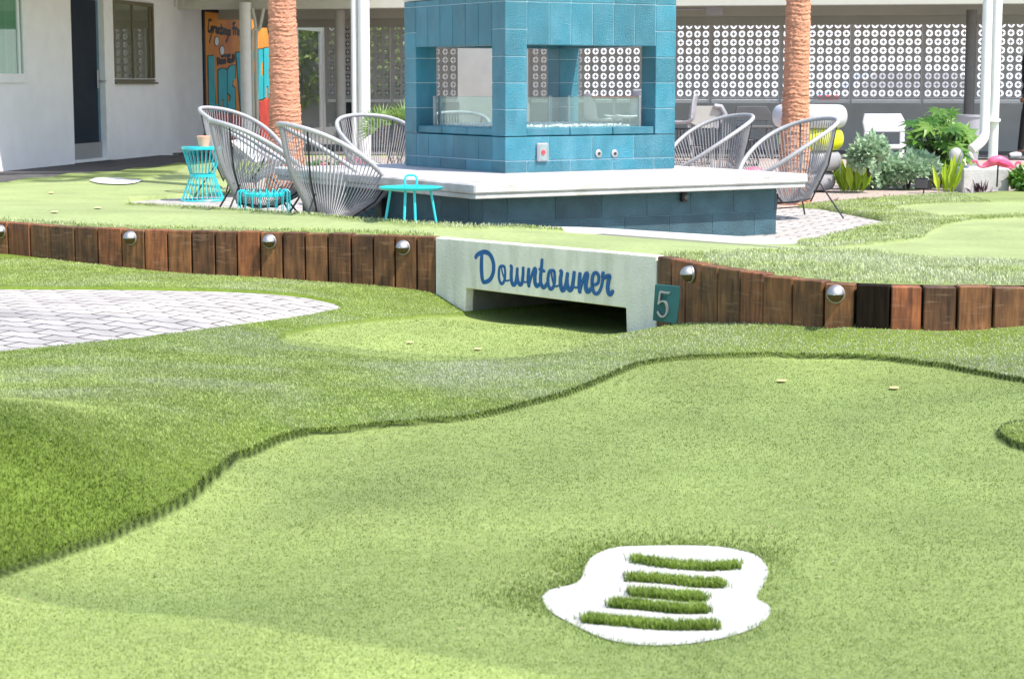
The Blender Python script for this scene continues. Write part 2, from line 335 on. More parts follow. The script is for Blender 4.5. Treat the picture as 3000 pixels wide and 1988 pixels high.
def fastmesh(name,V,quads=None,tris=None,m=None,attrs=None,smooth=False,**kw):
    me=bpy.data.meshes.new(name); V=np.asarray(V,np.float32); me.vertices.add(len(V)); me.vertices.foreach_set('co',V.ravel())
    ls=[];st=[];off=0
    for q in (quads,tris):
        if q is None or len(q)==0: continue
        q=np.asarray(q,np.int32); n=q.shape[1]; ls.append(q.ravel()); st.append(off+np.arange(len(q))*n); off+=q.size
    me.loops.add(off); me.loops.foreach_set('vertex_index',np.concatenate(ls))
    st=np.concatenate(st).astype(np.int32); me.polygons.add(len(st)); me.polygons.foreach_set('loop_start',st)
    me.update(calc_edges=True); me.validate()
    for k,a in (attrs or {}).items(): me.attributes.new(k,'FLOAT','POINT').data.foreach_set('value',np.asarray(a,np.float32))
    if smooth: me.polygons.foreach_set('use_smooth',np.ones(len(me.polygons),bool))
    me.materials.append(m); o=bpy.data.objects.new(name,me); COL.objects.link(o); return prop(o,**kw)
def copy_tree(o,parent=None):
    c=o.copy(); COL.objects.link(c)
    if parent is not None: c.parent=parent
    for ch in [x for x in COL.objects if x.parent==o]: copy_tree(ch,c)
    return c
Z=np.array([0,0,1.0])
def unit(a): a=np.asarray(a,float); return a/np.linalg.norm(a)
# ------------------------------------------------------------------ terrain maths
class TPS:
    def __init__(s,p,lam=.02):
        p=np.asarray(p,float); s.x=p[:,:2]; n=len(p)
        K=s.k(s.x,s.x)+lam*np.eye(n); Pm=np.c_[np.ones(n),s.x]
        A=np.zeros((n+3,n+3)); A[:n,:n]=K; A[:n,n:]=Pm; A[n:,:n]=Pm.T
        s.w=np.linalg.solve(A,np.r_[p[:,2],np.zeros(3)])
    def k(s,a,b):
        r2=((a[:,None,:]-b[None,:,:])**2).sum(-1)+1e-9; return .5*r2*np.log(r2)
    def __call__(s,x,y):
        q=np.c_[np.ravel(x),np.ravel(y)]; o=np.empty(len(q))
        for i in range(0,len(q),20000):
            c=q[i:i+20000]; o[i:i+20000]=s.k(c,s.x)@s.w[:-3]+np.c_[np.ones(len(c)),c]@s.w[-3:]
        return o.reshape(np.shape(x))
def polysd(x,y,poly):
    """signed distance, negative inside"""
    poly=np.asarray(poly,float)[:,:2]; px=np.ravel(x);py=np.ravel(y); d=np.full(px.shape,1e9); ins=np.zeros(px.shape,bool); n=len(poly)
    for i in range(n):
        a=poly[i];b=poly[(i+1)%n]; e=b-a; t=np.clip(((px-a[0])*e[0]+(py-a[1])*e[1])/(e@e+1e-12),0,1)
        d=np.minimum(d,np.hypot(px-a[0]-t*e[0],py-a[1]-t*e[1]))
        c=((a[1]>py)!=(b[1]>py))
        with np.errstate(divide='ignore',invalid='ignore'): xx=(b[0]-a[0])*(py-a[1])/(b[1]-a[1]+1e-30)+a[0]
        ins^=c&(px<xx)
    return np.where(ins,-d,d).reshape(np.shape(x))
def sstep(a,b,x): t=np.clip((x-a)/(b-a),0,1); return t*t*(3-2*t)
def hitf(h):
    def f(u,v,z=None):
        w=ray(u,v); a,b=3.0,38.0
        for _ in range(3):
            y=np.linspace(a,b,160); x=w[0]/w[1]*y; zz=EYE+w[2]/w[1]*y-h(x,y); i=np.argmax(zz<=0)
            if zz[i]>0: i=159
            a,b=y[max(i-1,0)],y[i]
        y=b; return np.array([w[0]/w[1]*y,y,EYE+w[2]/w[1]*y])
    return f
WT=[(-260,640,.15),(0,649,.15),(207,664,.15),(423,674,.15),(676,679,.15),(972,685,.15),(1275,695,.15),(1925,750,.15),(2059,777,.145),(2169,794,.14),(2237,804,.138),(2321,817,.13),(2414,827,.125),(2507,834,.12),(2609,838,.12),(2803,841,.12),(3000,841,.12),(3300,838,.12),(3900,826,.12)]
WP=np.array([P(*q) for q in WT]); wallY=lambda x:np.interp(x,WP[:,0],WP[:,1]); wallZ=lambda x:np.interp(x,WP[:,0],WP[:,2])
def walltop(u):   # point of the wall's top front edge seen at column u
    lo,hi=WP[0],WP[-1]
    for a,b,p,q in zip(WT[:-1],WT[1:],WP[:-1],WP[1:]):
        if a[0]<=u<=b[0]:
            r=ray(u,900); s=r[0]/r[1]          # x = s*y approx (pitch makes it v dependent; solve on the segment)
            for _ in range(8):
                t=(p[0]-s*p[1])/(s*(q[1]-p[1])-(q[0]-p[0])); c=p+(q-p)*t
                vv=994-F*((c[2]-EYE)*CT+c[1]*ST)/(c[1]*CT-(c[2]-EYE)*ST); r=ray(u,vv); s=r[0]/r[1]
            return c
FOOT=[(-260,740),(0,751),(148,768),(355,791),(562,812),(761,822),(964,837),(1200,857),(1275,868),(1925,962),(2008,957),(2169,958),(2321,963),(2421,967),(2507,969),(2613,975),(2803,975),(2930,974),(3000,966),(3300,955)]
def footpt(u,v):
    c=walltop(u); w_=ray(u,v); return np.array([c[0],c[1],EYE+w_[2]*c[1]/w_[1]])
LC=[footpt(u,v) for u,v in FOOT]
BA,BB=WP[6],WP[7]; BEX=unit(BB-BA); BN=np.array([BEX[1],-BEX[0],0])   # bridge face, normal to the camera
bpt=lambda u,v:onplane(u,v,BA,BN)
LC+=[bpt(1283,872),bpt(1357,922),bpt(1620,958),bpt(1837,981),bpt(1905,966)]
for u,v in((1500,945),(1780,975)): q=bpt(u,v); LC+=[q-BN*.8-Z*.03,q-BN*1.6-Z*.05]
LC+=[P(*q) for q in [(-300,850,-.12),(0,850,-.13),(300,852,-.13),(600,857,-.13),(850,872,-.15),(1000,908,-.19),(900,930,-.18),(700,960,-.16),(400,1000,-.15),(0,1042,-.14),(-300,1090,-.13),
 (850,1000,-.22),(1000,980,-.23),(1150,1058,-.25),(1400,1060,-.26),(1650,1035,-.27),(1250,945,-.26),(1300,1130,-.23),(1700,1080,-.24),
 (0,1352,.035),(-300,1348,.045),(180,1332,.012),(350,1305,-.035),(550,1273,-.10),(750,1248,-.155),(1000,1220,-.2),(0,1200,-.03),(400,1180,-.085),(800,1130,-.17),
 (-300,1790,-.19),(0,1695,-.19),(160,1645,-.19),(317,1592,-.20),(450,1530,-.20),(566,1466,-.205),(708,1348,-.21),(906,1280,-.22),(1340,1240,-.23),(1650,1170,-.24),(1830,1095,-.235),(2050,1056,-.23),(2450,1055,-.23),(2760,1083,-.23),(3000,1127,-.22),
 (2400,1000,-.17),(2800,1015,-.17),(2050,1010,-.20),(3150,1150,-.16),
 (1500,1400,-.225),(2100,1300,-.235),(2700,1300,-.225),(1000,1500,-.21),(2900,1600,-.20),(1920,1740,-.225),(1500,1900,-.205),(500,1800,-.19),(0,1988,-.18),(1500,2150,-.20),(3000,2050,-.19),(2500,1850,-.21),(-400,2200,-.18),(3400,2200,-.18)]]
hl0=TPS(LC)
def wl(v_=0): pass
hl=lambda x,y: hl0(x,y)
hitL=hitf(hl)
# region outlines on the lower level
G1=[(-400,1840),(-200,1760),(0,1690),(160,1640),(317,1587),(450,1525),(530,1485),(566,1462),(605,1425),(640,1395),(670,1368),(708,1343),(800,1305),(906,1275),(1100,1255),(1340,1236),(1420,1224),(1500,1205),(1580,1183),(1650,1165),(1740,1130),(1790,1108),(1830,1090),(1870,1075),(1920,1065),(1980,1057),(2050,1052),(2250,1046),(2450,1050),(2600,1058),(2760,1078),(2900,1105),(3000,1122),(3400,1210),(3400,2300),(-500,2300)]
G2=[(1362,925),(1300,930),(1200,938),(1050,950),(930,965),(840,985),(815,1002),(850,1020),(1000,1045),(1150,1060),(1300,1067),(1450,1064),(1600,1047),(1720,1020),(1790,1003),(1845,985)]
PV=[(-400,846),(0,849),(300,850),(600,855),(760,861),(900,875),(985,893),(1002,905),(985,914),(900,931),(800,946),(700,960),(550,980),(400,1000),(200,1020),(0,1042),(-400,1088)]
G1=np.array([hitL(*q) for q in G1]); PVp=np.array([hitL(*q) for q in PV])
g2=[hitL(*q) for q in G2]; g2=[g2[0]-BN*1.8,*g2,g2[-1]-BN*1.8]; G2=np.array(g2)
EDGE=hitL(3040,1288)
def fringeL(x,y):   # signed distance to long-pile turf, negative inside it
    d=np.minimum(polysd(x,y,G1),polysd(x,y,G2)); d=np.maximum(-d,-polysd(x,y,PVp))
    return np.minimum(d,np.hypot((x-EDGE[0])/1.0,(y-EDGE[1])/2.4)-.13)
CEN=hitL(1920,1740)
INL=[(2250,1790),(2225,1760),(2175,1738),(2195,1728),(2218,1725)]  # unused guard
INLAY=[(1830,1595),(2000,1592),(2120,1597),(2210,1618),(2245,1650),(2250,1680),(2235,1710),(2216,1745),(2250,1765),(2256,1790),(2230,1820),(2180,1845),(2080,1870),(1960,1883),(1850,1880),(1760,1860),(1690,1828),(1620,1790),(1592,1760),(1590,1740),(1610,1722),(1680,1705),(1705,1685),(1713,1655),(1735,1625),(1775,1605)]
INP=np.array([hitL(*q) for q in INLAY])
def hL(x,y):
    """lower ground with the raised pile of the long turf and the dished inlay"""
    z=hl0(x,y); s=sstep(.004,-.010,fringeL(x,y)); z=z+.021*s
    d=polysd(x,y,INP); return z-.008*sstep(.10,.0,d)
def grid(xs,ylo,yhi,rows):
    X=np.repeat(xs[:,None],rows,1); t=np.linspace(0,1,rows)[None,:]; Y=ylo[:,None]+(yhi-ylo)[:,None]*t
    c=len(xs); i=np.arange(c-1)[:,None]*rows+np.arange(rows-1)[None,:]; i=i.ravel()
    return X,Y,np.c_[i,i+rows,i+rows+1,i+1]
T_green=turfmat('putting_turf',(.155,.225,.062),(.275,.345,.13),transl=0,attr=False,rough=.7,spec=.25)
T_fr=turfmat('fringe_turf_base',(.035,.068,.012),(.075,.12,.026),transl=0,attr=False,rough=.8,spec=.1)
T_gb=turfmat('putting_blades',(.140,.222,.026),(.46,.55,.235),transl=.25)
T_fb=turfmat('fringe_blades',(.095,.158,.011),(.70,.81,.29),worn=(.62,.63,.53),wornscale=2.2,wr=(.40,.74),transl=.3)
def two(name,a,b):
    m=bpy.data.materials.new(name); m.use_nodes=True
    return m
def mixturf(name,ga=(.205,.275,.060),gb=(.345,.415,.158),fa=(.09,.145,.014),fb=(.19,.265,.045)):
    """one sheet: putting turf and long turf base blended by the region attribute"""
    m=bpy.data.materials.new(name); m.use_nodes=True; N=m.node_tree.nodes; L=m.node_tree.links; b=N['Principled BSDF']; b.inputs['Roughness'].default_value=.75; b.inputs['Specular IOR Level'].default_value=.2
    tc=N.new('ShaderNodeTexCoord'); at=N.new('ShaderNodeAttribute'); at.attribute_name='fringe'
    n=N.new('ShaderNodeTexNoise'); n.inputs['Scale'].default_value=130; n.inputs['Detail'].default_value=4; n.inputs['Roughness'].default_value=.75; L.new(tc.outputs['Object'],n.inputs['Vector'])
    r=N.new('ShaderNodeMapRange'); r.inputs[1].default_value=.36; r.inputs[2].default_value=.64; L.new(n.outputs[0],r.inputs[0])
    g=N.new('ShaderNodeMix'); g.data_type='RGBA'; g.inputs[6].default_value=(*ga,1); g.inputs[7].default_value=(*gb,1); L.new(r.outputs[0],g.inputs[0])
    f=N.new('ShaderNodeMix'); f.data_type='RGBA'; f.inputs[6].default_value=(*fa,1); f.inputs[7].default_value=(*fb,1); L.new(r.outputs[0],f.inputs[0])
    n1=N.new('ShaderNodeTexNoise'); n1.inputs['Scale'].default_value=1.6; n1.inputs['Detail'].default_value=5; L.new(tc.outputs['Object'],n1.inputs['Vector'])
    r1=N.new('ShaderNodeMapRange'); r1.inputs[1].default_value=.3; r1.inputs[2].default_value=.7; r1.inputs[3].default_value=.86; r1.inputs[4].default_value=1.14; L.new(n1.outputs[0],r1.inputs[0])
    x=N.new('ShaderNodeMix'); x.data_type='RGBA'; L.new(at.outputs['Fac'],x.inputs[0]); L.new(g.outputs[2],x.inputs[6]); L.new(f.outputs[2],x.inputs[7])
    ac=N.new('ShaderNodeAttribute'); ac.attribute_name='cut'; xc=N.new('ShaderNodeMix'); xc.data_type='RGBA'; xc.inputs[7].default_value=(.012,.024,.004,1); L.new(ac.outputs['Fac'],xc.inputs[0]); L.new(x.outputs[2],xc.inputs[6]); x=xc   # contact shade painted dark along the turf lip
    mu=N.new('ShaderNodeMix'); mu.data_type='RGBA'; mu.blend_type='MULTIPLY'; mu.inputs[0].default_value=1; L.new(x.outputs[2],mu.inputs[6]); L.new(r1.outputs[0],mu.inputs[7])
    n3=N.new('ShaderNodeTexNoise'); n3.inputs['Scale'].default_value=26; n3.inputs['Detail'].default_value=4; n3.inputs['Roughness'].default_value=.7; L.new(tc.outputs['Object'],n3.inputs['Vector'])
    r3=N.new('ShaderNodeMapRange'); r3.inputs[1].default_value=.3; r3.inputs[2].default_value=.7; r3.inputs[3].default_value=.84; r3.inputs[4].default_value=1.14; L.new(n3.outputs[0],r3.inputs[0])
    m3=N.new('ShaderNodeMix'); m3.data_type='RGBA'; m3.blend_type='MULTIPLY'; m3.inputs[0].default_value=1; L.new(mu.outputs[2],m3.inputs[6]); L.new(r3.outputs[0],m3.inputs[7])
    L.new(m3.outputs[2],b.inputs['Base Color'])
    bp=N.new('ShaderNodeBump'); bp.inputs['Strength'].default_value=.3; bp.inputs['Distance'].default_value=.005; L.new(n.outputs[0],bp.inputs['Height']); L.new(bp.outputs[0],b.inputs['Normal'])
    return m
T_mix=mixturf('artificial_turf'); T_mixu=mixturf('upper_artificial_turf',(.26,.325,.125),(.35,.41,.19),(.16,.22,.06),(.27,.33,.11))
# lower terrain
xs=np.arange(-5.2,5.4,.013)
oxl,oxr=bpt(1363,880)[0],bpt(1834,930)[0]
X,Y,Q=grid(xs,np.full(len(xs),2.2),wallY(xs)+.05,780)
xt=xs[(xs>oxl-.03)&(xs<oxr+.55)]; X2,Y2,Q2=grid(xt,wallY(xt)+.05,wallY(xt)+1.75,30); nb=X.size
X=np.concatenate([X.ravel(),X2.ravel()]); Y=np.concatenate([Y.ravel(),Y2.ravel()]); Q=np.concatenate([Q,Q2+nb])
Zl=hL(X,Y); fr=sstep(.008,-.008,fringeL(X,Y))
inp=polysd(X,Y,PVp); fr=np.maximum(fr,sstep(.05,.02,inp)); Zl=Zl-.05*sstep(-.02,-.12,inp)
fastmesh('terrain_lower',np.c_[X.ravel(),Y.ravel(),Zl.ravel()],quads=Q,m=T_mix,attrs={'fringe':fr.ravel(),'cut':(np.exp(-((fringeL(X,Y)+.002)/.007)**2)*np.where(polysd(X,Y,G1)<.2,1,.25)*sstep(.02,.05,inp)).ravel()},smooth=True,kind='structure')  # cut marks where the lip's shade is painted
# ------------------------------------------------------------------ upper terrain
def AD(u,v,d): return AY(u,v,d)
EDG=[(380,590,17.6),(530,598,17.0),(700,608,15.8),(850,617,15.0),(960,624,14.3),(1050,634,13.8),(1204,642,13.3),(1394,652,13.15),(1650,665,13.75),(2000,685,14.0),(2330,705,14.25)]
EP=[AD(*q) for q in EDG]
UC=[np.array([q[0],q[1]+.10,q[2]-(.030 if q[0]<.7 else .018)]) for q in WP]
UC+=[np.array([q[0],q[1]+.40,q[2]+.006]) for q in WP[:8]]
UC+=[q+np.array([0,-.02,-.035]) for q in EP]
UC+=[P(*q) for q in [(0,592,.06),(-300,592,.06),(0,540,.0),(200,560,.03),(150,575,.03),(350,555,.02),(450,500,.01),(300,530,.02),(-300,540,0),
 (2520,695,.07),(2430,712,.04),(2640,662,.03),(2700,700,.02),(2900,650,.0),(2850,720,.03),(3000,700,.03),(2500,760,.09),(2800,780,.09),(3000,790,.10),(3200,650,0),(2600,620,-.01),(2800,600,-.005),(3000,580,-.01),(2450,610,-.015),(3300,560,-.01)]]
UC+=[np.array(q,float) for q in [(-8,16,.05),(-8,24,0),(-5,28,0),(-2,25,0),(2,24,0),(6,24,0),(9,24,0),(9,14,.05),(-3.6,21,0),(-8,34,-.02),(9,34,-.02),(0,32,-.02)]]
hu=TPS(UC,.01)
hitU=hitf(hu)
XY=lambda pts,z:[P(u,v,z) for u,v in pts]
pv_r=[P(2620,655,-.03),P(2400,612,-.03),P(2290,606,-.03)]
PAT=np.array([*EP,pv_r[0],pv_r[1],pv_r[2],np.array([1.2,20.6,0]),np.array([-2.2,20.9,0]),np.array([-3.1,20.4,0]),P(545,578,-.03),P(385,590,-.03)])
GRV=np.array([P(2265,609,-.02),P(2380,601,-.02),P(2592,584,-.02),P(2803,572,-.02),P(3000,561,-.02),P(3400,548,-.02),np.array([8.5,31,0]),np.array([-3.4,31,0]),np.array([-3.2,21.3,0]),np.array([-2.2,20.9,0]),np.array([1.2,20.6,0])])
ASP=np.array([P(-700,590,-.01),P(0,537,-.01),P(190,516,-.01),P(296,510,-.01),P(423,495,-.01),P(528,480,-.01),P(620,468,-.01),np.array([-3.4,31,0]),np.array([-3.4,46,0]),np.array([-12,46,0]),np.array([-12,20,0])])
F1=[(1930,752),(2127,745),(2254,740),(2400,737),(2550,741),(2719,764),(3000,772),(3400,778)]
F1=np.array([*[hitU(*q) for q in F1],np.array([4.5,8,0]),np.array([.8,8,0])])
F2=np.array([hitU(*q) for q in [(2335,704),(2420,692),(2500,679),(2620,657),(2720,641),(3000,632),(3300,630),(3300,641),(3000,641),(2850,647),(2770,662),(2715,688),(2690,702),(2660,708),(2500,724),(2400,731),(2345,724)]])
F3=np.array([hitU(*q) for q in [(2300,604),(2400,598),(2592,582),(2803,569),(3000,558),(3300,548),(3300,594),(3000,594),(2760,598),(2640,606),(2608,614),(2680,622),(2760,640),(2620,655),(2500,636),(2400,616)]])
F4=np.array([*[AD(u,v,d)+np.array([0,.02,0]) for u,v,d in EDG[:9]],*[AD(u,v,d)+np.array([0,-.20,0]) for u,v,d in EDG[:9]][::-1]])
F5=np.array([hitU(*q) for q in [(-300,560),(0,548),(110,532),(190,527),(260,529),(420,528),(520,505),(545,490),(528,476),(423,490),(296,506),(190,512),(0,533),(-300,550)]])
def fringeU(x,y):
    d=np.minimum(polysd(x,y,F1),polysd(x,y,F2)); d=np.minimum(d,np.minimum(polysd(x,y,F3),polysd(x,y,F4))); d=np.minimum(d,polysd(x,y,F5))
    s=np.where(x<.7,y-wallY(x)-.26,9.); s=np.where((x>BA[0]-.02)&(x<BB[0]-.05),9.,s)
    return np.minimum(d,s)
def offU(x,y): return np.minimum(polysd(x,y,PAT),np.minimum(polysd(x,y,GRV),polysd(x,y,ASP)))
def hU(x,y):
    z=hu(x,y)+.018*sstep(.015,-.015,fringeU(x,y)); s=sstep(.03,-.03,offU(x,y)); return z*(1-s)-.16*s
xs=np.concatenate([np.arange(-12,-4.6,.25),np.arange(-4.6,4.6,.03),np.arange(4.6,10.1,.25)])
inb=(xs>BA[0])&(xs<BB[0])
yl=wallY(xs)+np.where(inb,.10,.10)
X,Y,Q=grid(xs,yl,np.full(len(xs),31.5),520)
# rows bunch up near the wall
t=np.linspace(0,1,520)**1.6; Y=yl[:,None]+(31.5-yl)[:,None]*t[None,:]
Zu=hU(X,Y); fr=sstep(.012,-.012,fringeU(X,Y))
fastmesh('terrain_upper',np.c_[X.ravel(),Y.ravel(),Zu.ravel()],quads=Q,m=T_mixu,attrs={'fringe':fr.ravel()*.8},smooth=True,kind='structure')
def sheet(name,poly,z,m,n=1):
    b=MB(); b.add([(p[0],p[1],z) for p in poly],[tuple(range(len(poly)))]); return b.build(name,m,kind='structure')
sheet('patio_paving',[(-3.9,21.6),(-3.9,15.6),(-1.7,13.6),(-.6,12.95),(3.6,13.3),(4.0,19),(2.6,21.6)],-.034,'paver')
sheet('gravel_bed',GRV,-.022,'gravel')
grow=lambda poly,k:[np.array(p)+k*unit(np.array(p)-np.mean(poly,0)) for p in poly]
sheet('asphalt_walk',[*[p for p in ASP[:7]],np.array([-3.39,30.9,0]),np.array([-3.39,31.4,0]),np.array([-12,31.4,0]),np.array([-12,20,0])],-.012,'asphalt')
# white border kerb along the patio's front
kb=MB(); kp=[AD(u,v,d)+np.array([0,.02,.0]) for u,v,d in EDG[7:]]
kp=[np.array([p[0],p[1],min(p[2],.12)+.004]) for p in kp]; kq=sp(kp,6)
kb.ribbon([q-Z*.12 for q in kq],.04,Z,.12)
kb.build('kerb','edge',kind='structure')
sheet('ground',[(-160,-60),(160,-60),(160,260),(-160,260)],-.62,'road')
sheet('road',[(-60,35.6),(80,35.6),(80,150),(-60,150)],-.05,'road')
# paved island on the lower level, draped on the ground
def drape(name,poly,h,dz,m,step=.06,**kw):
    bm=bmesh.new(); vs_=[bm.verts.new((p[0],p[1],0)) for p in poly]; f=bm.faces.new(vs_)
    lo=np.min(np.asarray(poly),0)[:2]; hi=np.max(np.asarray(poly),0)[:2]
    for ax in (0,1):
        k=lo[ax]+step
        while k<hi[ax]:
            pl=[0,0,0]; pl[ax]=k; no=[0,0,0]; no[ax]=1
            bmesh.ops.bisect_plane(bm,geom=bm.verts[:]+bm.edges[:]+bm.faces[:],plane_co=pl,plane_no=no); k+=step
    co=np.array([v.co[:] for v in bm.verts]); z=h(co[:,0],co[:,1])+dz
    for v,q in zip(bm.verts,z): v.co.z=q
    bmesh.ops.recalc_face_normals(bm,faces=bm.faces)
    me=bpy.data.meshes.new(name); bm.to_mesh(me); bm.free(); me.materials.append(M_[m] if isinstance(m,str) else m)
    if me.polygons and me.polygons[0].normal.z<0: me.flip_normals()
    o=bpy.data.objects.new(name,me); COL.objects.link(o); return prop(o,**kw)
PVs=np.array(sp(PVp,4,True))
drape('paving',PVs,hl0,.003,'paver',.12,kind='structure')
# ------------------------------------------------------------------ turf blades (uncountable)
def blades(name,pts,ln,wd,lean,m,wear=None,dt=0.,**kw):
    n=len(pts); r=RNG; az=r.uniform(0,2*np.pi,n); d=np.c_[np.cos(az),np.sin(az),np.zeros(n)]; s=np.c_[-np.sin(az),np.cos(az),np.zeros(n)]
    ln=np.broadcast_to(ln,n)*r.uniform(.65,1.2,n); le=r.uniform(.1,1,n)*lean; wd=np.broadcast_to(wd,n)*r.uniform(.8,1.25,n)
    ph=az+np.where(r.random(n)<.5,0,np.pi/2)*r.uniform(-1,1,n); s=np.c_[-np.sin(ph),np.cos(ph),np.zeros(n)]
    b=pts; mid=b+d*(ln*le*.35)[:,None]; mid[:,2]+=ln*.62; tip=b+d*(ln*le)[:,None]; tip[:,2]+=ln*np.sqrt(np.clip(1-le**2*.6,.15,1))
    h=s*(wd/2)[:,None]; V=np.stack([b-h,b+h,mid+h*.85,mid-h*.85,tip],1).reshape(-1,3); i=np.arange(n)*5
    cl=.13*np.sin(pts[:,0]*23+2*np.sin(pts[:,1]*17))*np.sin(pts[:,1]*29+2*np.sin(pts[:,0]*13)); ln=ln*(1+1.2*cl)
    tn=np.repeat(r.uniform(-.16,.18,n)+dt+cl,5)+np.tile([.02,.02,.45,.45,.86],n)  # self-shade put into blade colour, darkest at the root
    at={'tint':tn}
    if wear is not None: at['wear']=np.repeat(wear,5)
    return fastmesh(name,V,quads=np.c_[i,i+1,i+2,i+3],tris=np.c_[i+3,i+2,i+4],m=m,attrs=at,**kw)
def scatter(n,x0,x1,y0,y1,dens,keep):
    x=RNG.uniform(x0,x1,n); y=RNG.uniform(y0,y1,n); a=n/((x1-x0)*(y1-y0)); k=RNG.random(n)<dens(y)/a; k&=np.abs(x)<.38*y+.25; x=x[k];y=y[k]
    k=keep(x,y); return x[k],y[k]
# lower long turf
den=lambda y:np.clip(34000*(5.0/y)**1.2,14000,40000)
x,y=scatter(3400000,-4.4,4.2,3.7,13.6,den,lambda x,y:(fringeL(x,y)<-.010)&(y<wallY(x)-.005))
WEAR=[(2350,1015,.5,.12),(2900,1050,.7,.2),(1950,1010,.45,.16),(1500,1100,.6,.12),(500,1120,.5,.07),(1000,1000,.4,.18),(1250,1090,.4,.12),(700,1010,.3,.16),(150,1150,.3,.04),(2700,1040,.4,.08),(200,1100,.4,.0),(3000,1090,.3,.1),(1750,1060,.3,.06)]
def wearf(x,y):
    o=np.full(x.shape,-.06)
    for u,v,r_,a in WEAR: c=hitL(u,v); o+=a*np.exp(-((x-c[0])**2+((y-c[1])*.8)**2)/(r_*r_))
    c=hitL(200,1480); o-=.3*np.exp(-((x-c[0])**2+(y-c[1])**2)/(1.0**2)); return o
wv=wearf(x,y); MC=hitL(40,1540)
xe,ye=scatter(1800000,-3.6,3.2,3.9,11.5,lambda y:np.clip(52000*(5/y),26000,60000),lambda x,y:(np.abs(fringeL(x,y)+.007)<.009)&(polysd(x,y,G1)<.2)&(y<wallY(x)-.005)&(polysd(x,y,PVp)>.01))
T_ed=turfmat('edge_shade_blades',(.012,.028,.002),(.20,.28,.05),transl=.15)  # dark blades that paint a shade line along the turf edge
blades('edge_shade_grass',np.c_[xe,ye,hL(xe,ye)-.006],.017,np.clip(.0020*(ye/5),.0020,.0034),1.1,T_ed,dt=-.12,kind='stuff')
blades('fringe_grass',np.c_[x,y,hL(x,y)-.004],np.clip(.020-.0009*(y-4),.014,.020),np.clip(.0017*(y/5),.0017,.0030),1.2,T_fb,wear=wv,dt=-.58*np.exp(-((x-MC[0])**2/1.1+(y-MC[1])**2/.40)),kind='stuff')  # tint lowered over the left slope to imitate its shade
# lower putting turf, near part only shows single blades
deng=lambda y:np.clip(17000*(4.6/y)**1.6,3800,19000)
x,y=scatter(1700000,-3.6,3.9,3.6,11.8,deng,lambda x,y:(fringeL(x,y)>0)&(polysd(x,y,PVp)>.01)&(polysd(x,y,INP)>-.004)&(y<wallY(x)))
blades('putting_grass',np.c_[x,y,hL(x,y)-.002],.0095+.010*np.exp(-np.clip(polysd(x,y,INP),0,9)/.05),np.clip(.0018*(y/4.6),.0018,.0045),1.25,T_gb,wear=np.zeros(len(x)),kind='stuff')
# upper long turf
denu=lambda y:np.full(y.shape,3600.)
x,y=scatter(700000,-4.4,4.6,9.6,21,denu,lambda x,y:(fringeU(x,y)<.0)&(offU(x,y)>-.01)&(y>wallY(x)+.125))
blades('upper_fringe_grass',np.c_[x,y,hU(x,y)-.004],.027,.005,.9,T_fb,wear=np.where((x>1.1)&(y<13),.14,.0)+0*x,kind='stuff')
# dry scraps lying on the turf
dm=MB()
for i in range(160):
    y=RNG.uniform(3.9,10.5); x=RNG.uniform(-.27,.27)*y
    if polysd(np.array([x]),np.array([y]),PVp)[0]<0: continue
    zq=float(hL(np.array([x]),np.array([y]))[0])+.010; a=RNG.uniform(0,6.28); l=RNG.uniform(.003,.011); e=np.array([math.cos(a),math.sin(a),RNG.uniform(-.2,.3)]); q=np.array([-e[1],e[0],0])*l*.35; c=np.array([x,y,zq])
    dm.add([c-e*l,c+q,c+e*l,c-q],[(0,1,2,3)])
dm.build('turf_litter',mat('dry_litter',(.42,.38,.22),.8,var=.5,nscale=3),kind='stuff',normals=False)
# ------------------------------------------------------------------ white turf inlay with its five tufted bars
t=thing('turf_inlay',INP.mean(0)*np.array([1,1,0])+Z*INP[:,2].mean(),'white turf shape with five grass bars set into the front green','turf inlay')
ins=np.array(sp(INP,4,True)); o=drape('white_patch',ins,hL,.004,'whiteturf',.05); o.parent=t; o.matrix_parent_inverse=Matrix.Translation(-t.location)
x=RNG.uniform(ins[:,0].min(),ins[:,0].max(),60000); y=RNG.uniform(ins[:,1].min(),ins[:,1].max(),60000); k=polysd(x,y,ins)<-.001; x=x[k];y=y[k]
# thicker tuft round the inlay's far and left rim
x2=RNG.uniform(INP[:,0].min()-.3,INP[:,0].max()+.3,90000); y2=RNG.uniform(INP[:,1].min()-.2,INP[:,1].max()+.4,90000); d2=polysd(x2,y2,INP)
wgt=np.exp(-np.clip(d2,0,9)/.055)*np.clip(.15+((y2-CEN[1])*1.6-(x2-CEN[0])*1.1)/.5,0.03,1); k=(d2>0)&(RNG.random(len(x2))<wgt); x2=x2[k]; y2=y2[k]
blades('rim_grass',np.c_[x2,y2,hL(x2,y2)-.002],.015,.0020,.8,turfmat('rim_blades',(.05,.10,.006),(.33,.43,.09),transl=.25),kind='stuff')
T_wb=turfmat('white_blades',(.58,.57,.54),(.80,.79,.76),transl=.2)
o=blades('white_pile',np.c_[x,y,hL(x,y)+.002],.0035,.0022,1.5,T_wb,kind='stuff'); o.parent=t; o.matrix_parent_inverse=Matrix.Translation(-t.location)
BARS=[((1853,1637),(1960,1652),(2070,1660),(2165,1655)),((1840,1690),(1950,1698),(2050,1708),(2118,1710)),((1852,1735),(1930,1741),(2000,1748),(2055,1750)),((1795,1768),(1880,1774),(1980,1784),(2068,1784)),((1715,1812),(1830,1822),(1950,1832),(2095,1832))]
T_bar=turfmat('bar_blades',(.05,.11,.006),(.40,.54,.09),transl=.3)
